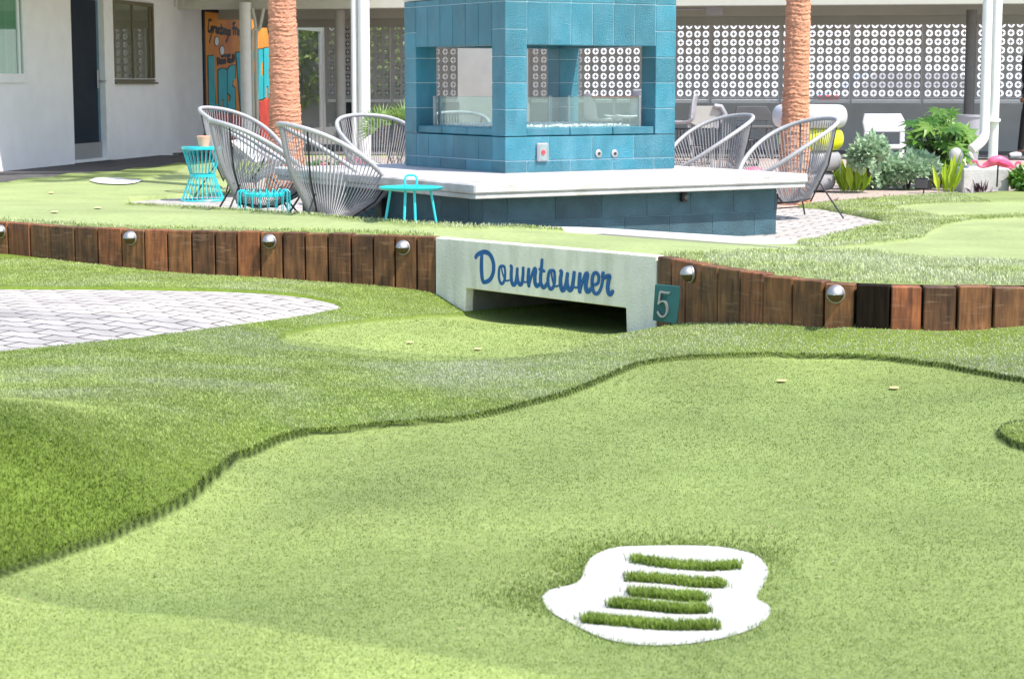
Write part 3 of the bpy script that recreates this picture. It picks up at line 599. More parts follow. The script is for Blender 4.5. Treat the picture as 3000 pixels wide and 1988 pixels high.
for bar in BARS:
    ps=np.array(sp([hitL(*q) for q in bar],16)); n=2600 if bar[0][0]<1800 else 1900
    i=RNG.integers(0,len(ps)-1,n); f=RNG.random(n)[:,None]; c=ps[i]*(1-f)+ps[i+1]*f; c[:,1]+=RNG.uniform(-.033,.033,n); c[:,0]+=RNG.normal(0,.010,n)
    c[:,2]=hL(c[:,0],c[:,1])+.003
    o=blades('grass_bar',c,.023,.0028,.9,T_bar); o.parent=t; o.matrix_parent_inverse=Matrix.Translation(-t.location)
# white tee patches and small pale discs on the turf
def flatpatch(name,px,hit,h,dz,m,label,cat,group=None,kk=3):
    pts=np.array(sp([hit(*q) for q in px],kk,True)); return drape(name,pts,h,dz,m,.15,label=label,category=None) if False else prop(drape(name,pts,h,dz,m,.15),label,cat,group)
flatpatch('tee_patch',[(262,531),(300,528),(405,529),(412,534),(375,542),(300,541)],hitU,hU,.014,'whiteturf','white turf tee patch beside the asphalt walk on the left','turf patch')
def target(u,v,rx,ry,hit,h,label,g='pale discs lying on the turf'):  # lays one small pale disc on the turf
    ps=[hit(u+rx*math.cos(a),v+ry*math.sin(a)) for a in np.linspace(0,2*math.pi,12,endpoint=False)]
    prop(drape('pale_disc',np.array(ps),h,.011,'mark',.3),label,'cup target',g)
target(2290,1120,15,3.2,hitL,hL,'pale disc on the large front green, the one nearer the wall')
target(2620,1141,15,3.6,hitL,hL,'pale disc on the large front green, the right hand one')
target(1202,1007,11,2,hitL,hL,'small pale disc on the green before the bridge, left of the pair')
target(1400,1026,11,2.2,hitL,hL,'small pale disc on the green before the bridge, right of the pair')
target(150,567,8,1.6,hitU,hU,'tiny pale disc on the far left green beyond the berm')
target(160,624,11,1.8,hitU,hU,'small pale disc on the berm above the left timbers')
target(287,612,11,1.6,hitU,hU,'small pale disc on the berm, farther one near the paving')
# ------------------------------------------------------------------ timber retaining wall
UL=[-250,-184,-118,-52,21,85,148,216,285,355,421,490,560,628,693,761,826,892,960,1027,1093,1156,1220,1275]
UR=[1925,1966,2009,2054,2104,2169,2237,2321,2414,2507,2609,2704,2806,2911,3010,3110,3210,3310,3410,3510,3610,3710,3810]
def timber_wall(us,label):
    c0=walltop(us[len(us)//2]); root=thing('retaining_wall',(c0[0],c0[1],-.2),label,'retaining wall','timber retaining walls of the raised green')
    for k,(a,b) in enumerate(zip(us[:-1],us[1:])):
        p,q=walltop(a),walltop(b); e=q-p; L=np.linalg.norm(e[:2]); e=unit(e*np.array([1,1,0])); n=np.array([e[1],-e[0],0])
        tw=RNG.uniform(-.03,.03); 
        if us[0]>1000: tw=.09+RNG.uniform(-.03,.06) if 3<k<9 else RNG.uniform(-.02,.05)
        if us[0]<1000 and us is UL: tw=RNG.uniform(-.02,.03)
        e=np.array([e[0]*math.cos(tw)-e[1]*math.sin(tw),e[0]*math.sin(tw)+e[1]*math.cos(tw),0]); n=np.array([e[1],-e[0],0])
        zt=(p[2]+q[2])/2+RNG.uniform(-.004,.004); zb=-.55; m=(p+q)/2-n*.05+n*RNG.uniform(-.003,.005)
        o=bpy.data.objects; mb=MB(); ax=np.array([e,-n,Z]); gp=(.020 if 3<k<9 else .013) if us is UR and k>2 else .011; mb.box((0,0,0),(L-gp,.10,zt-zb),ax=ax,bev=.005)
        ob=mb.build('timber','darkboard' if us is UR and k==9 else 'wood',parent=root); ob.location=(m[0]-c0[0],m[1]-c0[1],(zt+zb)/2+.2)
    bk=MB(); tp=[walltop(u) for u in us]; v=[q+np.array([.0,.085,-.03]) for q in tp]+[q+np.array([0,.085,-.6]) for q in tp]; n_=len(tp); bk.add(v,[(i,i+1,n_+i+1,n_+i) for i in range(n_-1)]); bk.build('backing','dark',root,world=True)
    return root
M_['darkboard']=mat('dark_board_timber',(.014,.009,.006),.85,spec=.12,var=.5,nscale=30,stretch=(1,1,.12),bump=.8,bscale=40)  # near-black tone for one board of the right wall
timber_wall(UL,'long curving wall of brown stained timbers left of the white bridge')
timber_wall(UR,'curving wall of brown stained timbers right of the white bridge')
# ------------------------------------------------------------------ painted bridge with tunnel
L=np.linalg.norm(BB-BA)
root=thing('bridge',BA*np.array([1,1,0])-Z*.3,'white stuccoed bridge lettered Downtowner over a dark putting tunnel','bridge')
def b2(u,v): q=bpt(u,v)-BA; return (float(q@BEX),float(q[2]))
tl,tr=b2(1364,844),b2(1833,902); bl,br=b2(1357,930),b2(1838,985)
poly=[(0,-.62),(bl[0],-.62),tl,tr,(br[0],-.62),(L-.004,-.62),(L-.004,0),(0,0)]
mb=MB(); mb.prism(poly,BA,BEX,Z,-BN,.075); mb.build('front_wall','bridge',parent=root,world=True,bevel=.008)
poly2=[(0,-.62),(bl[0]+.004,-.62),(tl[0]+.004,tl[1]+.004),(tr[0]-.004,tr[1]+.004),(br[0]-.004,-.62),(L-.004,-.62),(L-.004,-.06),(0,-.06)]
mb=MB(); mb.prism(poly2,BA-BN*.076,BEX,Z,-BN,1.5); mb.box(BA-BN*1.60+BEX*L/2-Z*.34,(L,.04,.5),ax=[BEX,BN,Z]); mb.build('tunnel',mat('shade_dark_concrete',(.16,.155,.14),.9,var=.2,bump=.4),parent=root,world=True)  # concrete darkened to imitate the tunnel's inner shade
S=lambda x,y:(1380+x*.18597,720+y*.18597)
STR=[(50,[(72,190),(92,150),(150,112),(225,98),(295,135),(345,235),(357,340),(345,440),(300,530),(235,568),(185,570)]),(52,[(172,135),(166,250),(166,380),(176,500),(188,560)]),
 (34,[(535,335),(500,318),(455,335),(440,420),(444,520),(468,585),(498,590),(528,540),(540,430),(532,345)]),(20,[(480,330),(495,420),(535,530),(570,550),(606,540)]),
 (44,[(625,312),(640,345),(634,450),(640,550),(664,610),(700,590),(722,480),(732,355)]),(44,[(730,355),(728,460),(742,560),(772,608),(805,580),(820,470),(824,342)]),(20,[(824,345),(818,470),(832,560),(870,570),(900,545)]),
 (46,[(912,362),(904,480),(906,570),(916,640)]),(30,[(918,620),(945,510),(985,385),(1004,345)]),(46,[(1004,350),(1020,385),(1008,480),(1010,570),(1032,628),(1062,622),(1096,590)]),
 (42,[(1122,215),(1116,300),(1106,400),(1098,500),(1104,590),(1136,652),(1170,640),(1208,580)]),(34,[(1078,366),(1120,380),(1160,402)]),
 (36,[(1318,398),(1280,388),(1238,405),(1216,500),(1218,600),(1242,668),(1272,678),(1306,630),(1322,520),(1318,410)]),(20,[(1265,400),(1280,500),(1310,610),(1345,638),(1392,620)]),
 (46,[(1412,388),(1428,425),(1414,520),(1416,620),(1442,698),(1478,670),(1508,560),(1524,432)]),(46,[(1524,432),(1514,540),(1524,640),(1558,696),(1594,664),(1614,550),(1630,412)]),(20,[(1630,415),(1610,540),(1622,630),(1660,660),(1700,640)]),
 (46,[(1720,432),(1712,560),(1712,660),(1720,735)]),(30,[(1722,710),(1755,590),(1800,455),(1822,420)]),(46,[(1822,425),(1838,462),(1818,560),(1812,650),(1832,716),(1862,712),(1900,670)]),
 (34,[(1918,608),(1960,612),(2005,580),(2018,500),(1990,432),(1945,432),(1916,500),(1912,610),(1930,710),(1972,756),(2020,730),(2056,650),(2078,540),(2086,430)]),
 (42,[(2086,420),(2078,490),(2110,500),(2150,478),(2186,482),(2170,560),(2158,650),(2168,735),(2192,766),(2220,748),(2238,708)])]
mb=MB()
for i,(wd,s) in enumerate(STR):
    q=[bpt(*S(*p)) for p in sp([np.array([*p,0]) for p in s],6) for p in [p[:2]]]; k=len(q)
    mb.ribbon(q,[wd*.00057*(.9+.2*math.sin(math.pi*j/(k-1))) for j in range(k)],BN,.0012+.00025*i)
mb.build('lettering','blue',parent=root,world=True)
# ------------------------------------------------------------------ step lights on the timbers
def lamp(u,v,label,k):
    us=UL if u<1300 else UR
    for a,b in zip(us[:-1],us[1:]):
        if a<=u<b: break
    p,q=walltop(a),walltop(b); e=unit((q-p)*np.array([1,1,0])); n=np.array([e[1],-e[0],0])
    if u>2100: e=np.array([e[0]*math.cos(.10)-e[1]*math.sin(.10),e[0]*math.sin(.10)+e[1]*math.cos(.10),0]); n=np.array([e[1],-e[0],0])
    c=onplane(u,v,p+n*.008,n); t=thing('step_light',c,label,'wall light','dome step lights on the timber walls')
    R=.048; mb=MB(); A=[e,Z,n]
    mb.lathe([(R*1.0,-.004),(R*1.0,.006),(R*.94,.009)],28,ax=A); mb.build('back_plate','chrome',t,smooth=True)
    def dome(r,a0,a1,depth,flat=False):
        m=MB(); nu,nv=16,12; v=[]
        for i in range(nu+1):
            an=a0+(a1-a0)*i/nu
            for j in range(nv+1):
                b=math.pi/2*j/nv; v.append(e*r*math.cos(an)*math.cos(b)+Z*r*math.sin(an)*math.cos(b)+n*(.009+depth*math.sin(b)))
        f=[(i*(nv+1)+j,(i+1)*(nv+1)+j,(i+1)*(nv+1)+j+1,i*(nv+1)+j+1) for i in range(nu) for j in range(nv)]
        m.add(v,f); return m
    m=dome(R*.97,-.06,math.pi+.06,.052); o=m.build('hood','chrome',t,smooth=True); s=o.modifiers.new('thick','SOLIDIFY'); s.thickness=.003
    dome(R*.86,math.pi,2*math.pi,.044).build('lens','amber',t,smooth=True)
for k,(u,v,l) in enumerate([(2,678,'dome step light at the far left end of the timbers, cut by the frame'),(384,697,'dome step light on the left timbers casting a long slanted shadow'),(790,707,'dome step light midway along the left timber wall'),(1182,725,'dome step light on the left timbers closest to the bridge'),(2023,803,'dome step light above the number five plate, right of the bridge'),(2449,861,'dome step light on the darkest timbers of the right wall')]): lamp(u,v,l,k)
# ------------------------------------------------------------------ number plate 5
c=AY(1951,890,10.72); n=unit(np.array([-.42,-.9,0])); e=np.array([-n[1],n[0],0]); e=e if e[0]>0 else -e
pl=lambda u,v:onplane(u,v,c,n)
t=thing('number_plate',pl(1946,945),'teal plate with a metal number 5 standing against the bridge corner','number sign')
cs=[pl(1919,833),pl(1990,839),pl(1981,948),pl(1912,938)]
mb=MB(); mb.add(cs+[q-n*.022 for q in cs],[(0,1,2,3),(7,6,5,4),(0,4,5,1),(1,5,6,2),(2,6,7,3),(3,7,4,0)]); mb.build('plate','signteal',t,world=True,bevel=.002)
G=lambda x,y:(1900+x*.0893,820+y*.0893); mb=MB()
five=[[(705,418),(640,412),(530,398),(418,376)],[(418,376),(398,520),(380,650),(362,772)],[(362,772),(430,705),(520,688),(600,745),(640,880),(630,1040),(570,1155),(480,1192),(390,1140),(332,1030)]]
for i,s in enumerate(five):
    q=[pl(*G(*p[:2]))+n*.004 for p in sp([np.array([*p,0]) for p in s],6)]; mb.ribbon(q,.0095,n,.017+.0004*i)
mb.build('numeral','chrome',t,world=True)
for u,v in ((1921,936),(1972,944)):
    p=pl(u,v)-n*.011; g=p.copy(); g[2]=float(hl(p[:1],p[1:2])[0])-.08; MB().tube([p+Z*.05,g],.004,8).build('stake','chrome',t,world=True)
# ------------------------------------------------------------------ fire pit
ang=math.radians(58.4); DR=np.array([math.sin(ang),math.cos(ang),0]); DL=np.array([-DR[1],DR[0],0])
SC=P(1390,539,.44); C0=P(1480,508.5,.44); ZS=.44; W=1.626
fp=thing('fire_pit',C0+(DR+DL)*W/2-Z*(ZS+.03),'big teal concrete block fire pit with four open windows on a white bench slab','fire pit')
fo=np.array(fp.location); AX=np.array([DR,DL,Z])
pt=lambda a,b,z:C0*np.array([1,1,0])+DR*a+DL*b+Z*z
def blk(mb,a0,a1,b0,b1,z0,z1,bev=.0035,gap=.004): mb.box(pt((a0+a1)/2,(b0+b1)/2,(z0+z1)/2),(a1-a0-gap,b1-b0-gap,z1-z0-gap*1.6),ax=AX,bev=bev); mb.tint+=[RNG.random()]*(len(mb.v)-len(mb.tint))
zc=[.443,.528,.72]; body=MB(); T=.203
def course(mb,z0,z1,off,w=W,a0=0,b0=0,BLK=.4065,T=T,wb=None):
    wb=wb or w
    def cuts(length,o):
        x=[0]; k=o if o>0 else BLK
        while k<length-.02: x.append(k); k+=BLK
        x.append(length); return x
    for s0,s1 in zip(cuts(w,off)[:-1],cuts(w,off)[1:]):
        blk(mb,a0+s0,a0+s1,b0,b0+T,z0,z1); blk(mb,a0+s0,a0+s1,b0+wb-T,b0+wb,z0,z1)
    for s0,s1 in zip(cuts(wb-2*T,(off+T)%BLK)[:-1],cuts(wb-2*T,(off+T)%BLK)[1:]):
        blk(mb,a0,a0+T,b0+T+s0,b0+T+s1,z0,z1); blk(mb,a0+w-T,a0+w,b0+T+s0,b0+T+s1,z0,z1)
course(body,.443,.533,T); course(body,.533,.722,0.0)
zr=[.722,.93,1.136,1.337,1.546,1.756]
for z0,z1 in zip(zr[:-1],zr[1:]):
    for a in (0,W-T):
        for b in (0,W-T): blk(body,a,a+T,b,b+T,z0,z1)
n6=6; st=(W-2*T)/n6
for i in range(n6):
    s=T+i*st
    for (a,b,c,d) in ((s,s+st,0,T),(s,s+st,W-T,W),(0,T,s,s+st),(W-T,W,s,s+st)): blk(body,a,a+(b-a),c,d,1.424,1.756)
for i in range(3):   # thin sill tiles
    s=T+i*(W-2*T)/3; q=(W-2*T)/3
    for (a,b,c,d) in ((s,s+q,.012,T),(s,s+q,W-T,W-.012),(.012,T,s,s+q),(W-T,W-.012,s,s+q)): blk(body,a,b,c,d,.722,.79,bev=.006)
course(body,1.756,1.806,T)
body.build('block_walls','teal',fp,world=True)
core=MB()   # mortar core behind the joints
def ring(z0,z1,i=.0075,t=.18):
    for (a,b,c,d) in ((i,W-i,i,i+t),(i,W-i,W-i-t,W-i),(i,i+t,i+t,W-i-t),(W-i-t,W-i,i+t,W-i-t)): core.box(pt((a+b)/2,(c+d)/2,(z0+z1)/2),(b-a,d-c,z1-z0),ax=AX)
ring(.441,.718); ring(1.43,1.80)
for a in (T/2,W-T/2):
    for b in (T/2,W-T/2): core.box(pt(a,b,1.075),(T-.015,T-.015,.70),ax=AX)
core.build('mortar_joints','mortar',fp,world=True)
mb=MB(); mb.box(pt(W/2,W/2,1.838),(W+.02,W+.02,.06),ax=AX,bev=.01); mb.build('cap','edge',fp,world=True)
mb=MB(); mb.box(pt(W/2,W/2,.755),(W-2*T+.006,W-2*T+.006,.04),ax=AX); mb.build('burner_tray','darkgrey',fp,world=True)
# crushed glass: many small chips
mb=MB()
for i in range(1500):
    a,b=RNG.uniform(T+.005,W-T-.005,2); r=RNG.uniform(.010,.022); c=pt(a,b,.782+RNG.uniform(0,.014)); A=np.linalg.qr(RNG.normal(size=(3,3)))[0]; mb.box(c,(r,r*1.2,r*.8),ax=A)
mb.build('crushed_glass','glassbead',fp,world=True,kind='stuff',normals=False)
# glass wind guards with clamps, inside the four openings
for (o,d,nn) in ((pt(T,T*.72,0),DR,DL),(pt(T,W-T*.72,0),DR,DL),(pt(T*.72,T,0),DL,DR),(pt(W-T*.72,T,0),DL,DR)):
    l=W-2*T; g=MB(); c=o+d*l/2+Z*.905
    g.box(c,(l-.13,.008,.235),ax=[d,nn,Z]); q=g.build('wind_guard','glass',fp,world=True)
    for s in (.055,l-.055):
        k=MB(); k.box(o+d*s+Z*.905,(.022,.028,.25),ax=[d,nn,Z],bev=.005); k.build('clamp','chrome',q,world=True)
# bench slab with a stepped lower lip
SA_,SB_=3.0,3.3; sl=lambda a,b,z:SC*np.array([1,1,0])+DR*a+DL*b+Z*z
mb=MB(); mb.box(sl(SA_/2,SB_/2,.44-.036),(SA_,SB_,.072),ax=AX,bev=.012); mb.box(sl(SA_/2,SB_/2,.349),(SA_-.03,SB_-.03,.034),ax=AX,bev=.006); mb.build('bench_slab','slab',fp,world=True)
# block base
bb=MB(); a0=.17; bs=lambda a,b,z:sl(a0+a,a0+b,z); bw,bl_=SA_-2*a0,SB_-2*a0
_C0=C0.copy(); C0=sl(a0,a0,0)
course(bb,.148,.331,.2,w=bw,wb=bl_); course(bb,-.055,.148,.0,w=bw,wb=bl_)
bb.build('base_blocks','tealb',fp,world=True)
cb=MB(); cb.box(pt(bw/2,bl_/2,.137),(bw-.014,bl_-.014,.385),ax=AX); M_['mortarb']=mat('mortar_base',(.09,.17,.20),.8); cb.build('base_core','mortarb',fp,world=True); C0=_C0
NR=-DL  # normal of the pit's right face
NL=-DR
rf=lambda u,v:onplane(u,v,C0,NR)
# outlet cover and gas key valves on the right face
c=rf(1587,446); t=thing('outlet_cover',c+NR*.002,'clear weatherproof outlet cover on the lower right face of the fire pit','outlet cover')
mb=MB(); mb.box(c+NR*.012,(.105,.02,.145),ax=[DR,NR,Z],bev=.01); mb.build('back_box','lightgrey',t,world=True)
mb=MB(); mb.box(c+NR*.042,(.09,.05,.13),ax=[DR,NR,Z],bev=.018); mb.build('cover','glass',t,world=True)
mb=MB(); mb.lathe([(.0,.006),(.018,.006),(.018,0)],16,c=c+NR*.024,ax=[DR,Z,NR]); mb.build('switch','redtape',t,world=True)
for u,lab in ((1753,'gas key valve plate on the pit face, the one beside the outlet cover'),(1800,'gas key valve plate on the pit face, the one farther from the outlet')):
    c=rf(u,450); t=thing('key_valve',c+NR*.002,lab,'valve plate','gas key valves on the fire pit')
    mb=MB(); mb.lathe([(.032,0),(.032,.004),(.028,.007),(.012,.008)],20,c=c+NR*.002,ax=[DR,Z,NR]); mb.build('flange','chrome',t,world=True,smooth=True)
    mb=MB(); mb.lathe([(.011,.006),(.011,.012),(.005,.012)],12,c=c+NR*.004,ax=[DR,Z,NR]); mb.build('key_hole','dark',t,world=True)
# small dark lamp below the slab edge, dark box at the left base
bf=lambda u,v:onplane(u,v,sl(a0,a0,0),NR)
c=bf(1998,577); t=thing('under_slab_light',c,'small black light fixed under the slab on the right base wall','light')
mb=MB(); mb.box(c+NR*.025,(.05,.05,.075),ax=[DR,NR,Z],bev=.01); mb.build('housing','dark',t,world=True)
mb=MB(); mb.lathe([(.018,0),(.018,.008)],14,c=c+NR*.052,ax=[DR,Z,NR]); mb.build('lens','darkgrey',t,world=True)
bg_=lambda u,v:onplane(u,v,sl(a0,a0,0),NL)
c=bg_(1128,612); t=thing('junction_box',c,'black junction box with a flat lid by the left base wall','box')
mb=MB(); mb.box(c+NL*.03-Z*.06,(.085,.05,.26),ax=[DL,NL,Z],bev=.006); mb.build('body','dark',t,world=True)
mb=MB(); mb.box(c+NL*.035+Z*.083,(.17,.08,.02),ax=[DL,NL,Z],bev=.004); mb.build('lid','dark',t,world=True)
# ------------------------------------------------------------------ corded lounge chairs; local +X is the open front
def make_chair(label):
    t=thing('lounge_chair',(0,0,0),label,'lounge chair','grey corded lounge chairs around the fire pit')
    cx,cz=0.03,.62; tl_=math.radians(31); hl_,hw=.50,.385
    rimp=[]; NN=72
    for i in range(NN):
        a=2*math.pi*i/NN; l=math.cos(a)*hl_; w_=math.sin(a)*hw*(1-.10*math.cos(a))
        rimp.append(np.array([cx+l*math.cos(tl_),w_,cz-l*math.sin(tl_)-.035*math.cos(2*a)+.02]))
    MB().tube(rimp,.019,9,closed=True).build('rim','rim',t,smooth=True)
    c0=np.array([-.02,0,.17]); mb=MB(); ring_=[]
    M2=84
    for i in range(M2):
        a=2*math.pi*i/M2; l=math.cos(a)*hl_; w_=math.sin(a)*hw*(1-.10*math.cos(a))
        p=np.array([cx+l*math.cos(tl_),w_,cz-l*math.sin(tl_)-.035*math.cos(2*a)+.02])
        q=c0+np.array([.17*math.cos(a),.14*math.sin(a),.018*math.cos(a)*-1])
        mid=(p+q)/2; mid+=np.array([math.cos(a)*.035,math.sin(a)*.035,-.012])
        mb.tube(sp([p,mid,q],3),.0046,4,caps=False); ring_.append(q)
    # seat web to the small ring
        c=c0+np.array([.03*math.cos(a),.03*math.sin(a),-.035]); mb.tube([q,c],.0045,4,caps=False)
    mb.build('cords','cord',t)
    MB().tube([c0+np.array([.17*math.cos(a),.14*math.sin(a),-.018*math.cos(a)-.009]) for a in np.linspace(0,2*math.pi,32,endpoint=False)],.007,6,closed=True).build('seat_ring','steel',t,smooth=True)
    for sx,a in ((1,.62),(1,-.62),(-1,math.pi-.75),(-1,math.pi+.75)):
        l=math.cos(a)*hl_; w_=math.sin(a)*hw*(1-.10*math.cos(a)); p=np.array([cx+l*math.cos(tl_),w_,cz-l*math.sin(tl_)-.035*math.cos(2*a)+.02])
        q=c0+np.array([.178*math.cos(a),.148*math.sin(a),-.02]); MB().tube([p*1.0,p*.5+q*.5+np.array([.042*math.cos(a),.042*math.sin(a),-.014]),q],.0075,6).build('strut','steel',t,smooth=True)
        f=np.array([.34 if sx>0 else -.36,.30*np.sign(math.sin(a)),0.0]); k=q*.72+p*.28
        MB().tube([k,f+Z*.012],.0078,6).build('leg','steel',t,smooth=True)
    return t
ch0=make_chair('x')
CH=[(-1.37,14.85,math.radians(24),'grey corded lounge chair nearest the turquoise tray table, turned away'),
 (-2.10,16.2,math.radians(17),'grey corded lounge chair behind the low turquoise wire stool'),
 (-2.80,20.25,math.radians(-22),'pale corded lounge chair behind the hourglass table, holding a white pillow'),
 (-1.27,18.6,math.radians(-62),'grey corded lounge chair seen front on between the white posts and the pit'),
 (1.90,18.7,math.radians(207),'grey corded lounge chair right of the pit, legs hidden by the bench slab'),
 (2.40,16.85,math.radians(205),'grey corded lounge chair at the slab end whose thin dark legs show on the paving'),
 (-.62,20.3,math.radians(-95),'corded lounge chair glimpsed through the left window of the fire pit')]
for i,(x,y,r,l) in enumerate(CH):
    o=ch0 if i==0 else copy_tree(ch0); o.location=(x,y,-.032); o.scale=(1.06,)*3 if i==2 else (1,1,1); o.rotation_euler=(0,0,r); o['label']=l
# pillow lying in the hourglass-table chair
def pillow(name,c,ax,d,m,label,group=None):
    t=MB(); n=10; v=[];f=[]
    for s in (1,-1):
        for i in range(n+1):
            for j in range(n+1):
                x,y=i/n*2-1,j/n*2-1; h=((1-x**4)*(1-y**4))**.5; k=1-.06*(1-abs(x*y)); v.append(np.asarray(c)+ax[0]*x*d[0]/2*k+ax[1]*y*d[1]/2*k+ax[2]*s*h*d[2]/2)
    N=(n+1)**2
    for b in (0,N):
        for i in range(n):
            for j in range(n): f.append((b+i*(n+1)+j,b+(i+1)*(n+1)+j,b+(i+1)*(n+1)+j+1,b+i*(n+1)+j+1))
    t.add(v,f); return t.build(name,m,smooth=True,label=label,cat='pillow',group=group)
e=unit([math.cos(math.radians(-10)),math.sin(math.radians(-10)),0]); s_=np.array([-e[1],e[0],0]); nn=unit(e*.62+Z*.78)
pillow('pillow',np.array([-2.72,20.27,.44])+s_*-.02,[s_,np.cross(nn,s_),nn],(.42,.36,.13),'whitepl','white pillow resting in the pale corded chair behind the hourglass table')
# ------------------------------------------------------------------ turquoise tables
c=P(595,588,-.03); s=c[1]/F; t=thing('wire_side_table',c,'tall turquoise hourglass wire table carrying a terracotta pot','side table')
R0,R1,Rw,H=.200,.215,.128,158*s
MB().lathe([(R0,H-.028),(R0+.004,H-.026),(R0+.004,H-.002),(R0,H),(0,H)],36,cap=False).build('table_top','turq',t,smooth=True)
zw=H*.47
MB().lathe([(Rw-.006,zw-.013),(Rw,zw-.013),(Rw,zw+.013),(Rw-.006,zw+.013)],36,cap=False).build('waist_band','turq',t,smooth=True)
MB().tube([np.array([R1*math.cos(a),R1*math.sin(a),.008]) for a in np.linspace(0,2*math.pi,40,endpoint=False)],.0075,6,closed=True).build('base_ring','turq',t,smooth=True)
mb=MB()
for i in range(26):
    a=2*math.pi*i/26; u_=np.array([math.cos(a),math.sin(a),0]); mb.tube([u_*(R1-.002)+Z*.01,u_*(Rw-.008)+Z*zw,u_*(R0-.006)+Z*(H-.01)],.0042,5)
mb.build('wires','turq',t)
hh=float(c[2])+H; t=thing('plant_pot',(c[0]+.0,c[1]-.02,hh+.001),'small terracotta pot on the hourglass wire table','plant pot')
t.location.x=AY(598,420,c[1])[0]
MB().lathe([(.05,0),(.066,.092),(.069,.10),(.064,.104),(.058,.1),(.046,.02),(0,.018)],28,cap=False).build('pot','terra',t,smooth=True)
mb=MB(); mb.lathe([(.058,.09),(.0,.094)],20,cap=False); mb.build('soil_fill','soil',t)
# low wire stool
c=np.array([AY(773,560,15.75)[0],15.75,-.032]); t=thing('wire_stool',c,'low turquoise wire stool with looped top wires in front of a corded chair','stool'); R=.205; H=.31
MB().lathe([(R*.80,H-.05),(R*.80+.004,H-.048),(R*.80+.004,H-.028),(R*.80,H-.026),(0,H-.03)],32,cap=False).build('seat','turq',t,smooth=True)
mb=MB()
for i in range(20):
    a=2*math.pi*i/20; u_=np.array([math.cos(a),math.sin(a),0]); mb.tube(sp([u_*R*.76+Z*(H-.03),u_*R*.88+Z*(H),u_*R*1.0+Z*(H-.012),u_*R*1.03+Z*(H-.05),u_*R*1.03+Z*.01],3),.0042,5)
mb.build('wires','turq',t)
MB().tube([np.array([R*1.03*math.cos(a),R*1.03*math.sin(a),.007]) for a in np.linspace(0,2*math.pi,40,endpoint=False)],.006,6,closed=True).build('base_ring','turq',t,smooth=True)
# tray table with handle
c=np.array([AY(1204,560,13.5)[0],13.5,0]); c[2]=max(float(hU(c[:1],c[1:2])[0]),.1)-.0
zt=AY(1204,550,13.5)[2]; H=zt-c[2]; R=94*13.5/F
t=thing('tray_table',c,'round turquoise tray table with a looped carrying handle and four legs','side table')
MB().lathe([(0,H-.012),(R*.93,H-.012),(R*.985,H-.004),(R,H+.006),(R*.985,H+.008),(R*.92,H-.004),(0,H-.004)],44,cap=False).build('tray','turq',t,smooth=True)
hw=.040; MB().tube(sp([(-hw,0,H-.006),(-hw,0,H+.062),(-hw*.6,0,H+.084),(hw*.6,0,H+.084),(hw,0,H+.062),(hw,0,H-.006)],5),.0075,8).build('handle','turq',t,smooth=True)
for a in (200,258,282,340):
    a=math.radians(a); u_=np.array([math.cos(a),math.sin(a),0]); 
    a2=a; MB().tube([u_*R*.66+Z*(H-.012),u_*R*.92+Z*-.02],.0095,8).build('leg','turq',t,smooth=True)
# ------------------------------------------------------------------ motel wing on the left
E2=unit([.175,.985,0]); E1=np.array([E2[1],-E2[0],0]); W0=P(0,500,0)
wl=lambda u,v,o=0.:onplane(u,v,W0+E1*o,E1)
wsd=lambda p:float((p-W0)@E2)
WA=np.array([E2,E1,Z])
wt=lambda s,z,o=0.:W0*np.array([1,1,0])+E2*s+Z*z+E1*o
s_end=wsd(wl(594,300)); 
hb=thing('motel_wing',wt(2,0),'long white stuccoed motel wing with a navy door and two windows','building')
sd0,sd1=wsd(wl(209,100)),wsd(wl(322,100)); sdl=wsd(wl(300,300))
zdoor=2.35
mb=MB()
for s0,s1,z0,z1 in ((-8,sd0,-.1,3.0),(sd1,s_end,-.1,3.0),(sd0,sd1,zdoor+.06,3.0)): mb.box(wt((s0+s1)/2,(z0+z1)/2,-.1),(s1-s0,.2,z1-z0),ax=WA)
mb.build('wall','stucco',hb,world=True)
mb=MB(); mb.box(wt((s_end+17)/2,1.45,-.13),(17-s_end,.2,3.1),ax=WA); mb.build('back_wall','stucco',hb,world=True)
mb=MB(); mb.box(wt((s_end-1.1)/2,2.84,1.68),(s_end+.5,3.5,.16),ax=WA); mb.build('canopy','fascia',hb,world=True)
d=thing('x',(0,0,0),None,None); bpy.data.objects.remove(d)
# door leaf with kick plate, lever plate and frame
dm=MB(); dm.box(wt((sd0+sdl-.10)/2,zdoor/2,-.05),(sdl-.10-sd0-.01,.05,zdoor),ax=WA); dr=dm.build('door','doorp',hb,world=True)
m=MB(); m.box(wt(sdl-.055,zdoor/2+.12,-.055),(.09,.05,zdoor-.24),ax=WA); m.build('door_edge','doore',dr,world=True)
m=MB(); m.box(wt((sd0+sdl)/2,.14,-.018),(sdl-sd0-.03,.008,.26),ax=WA); m.build('kick_plate','chrome',dr,world=True)
hp=wl(289,232); m=MB(); m.box(wt(wsd(hp),hp[2],-.012),(.05,.02,.27),ax=WA,bev=.005); hd=m.build('handle','chrome',dr,world=True)
m=MB(); q=wt(wsd(hp),hp[2]-.03,0); m.tube([q,q+E1*.06,q+E1*.065+E2*.12],.011,8); m.build('lever','chrome',dr,world=True)
m=MB(); m.box(wt(sdl+(sd1-sdl)/2,zdoor/2+.03,.005),(sd1-sdl-.01,.11,zdoor+.06),ax=WA,bev=.006); m.box(wt((sd0+sdl)/2,.02,-.03),(sdl-sd0,.14,.04),ax=WA); m.build('door_frame','white',hb,world=True)
PANE={'white':'clearpane','bronze':'mirrorglass'}
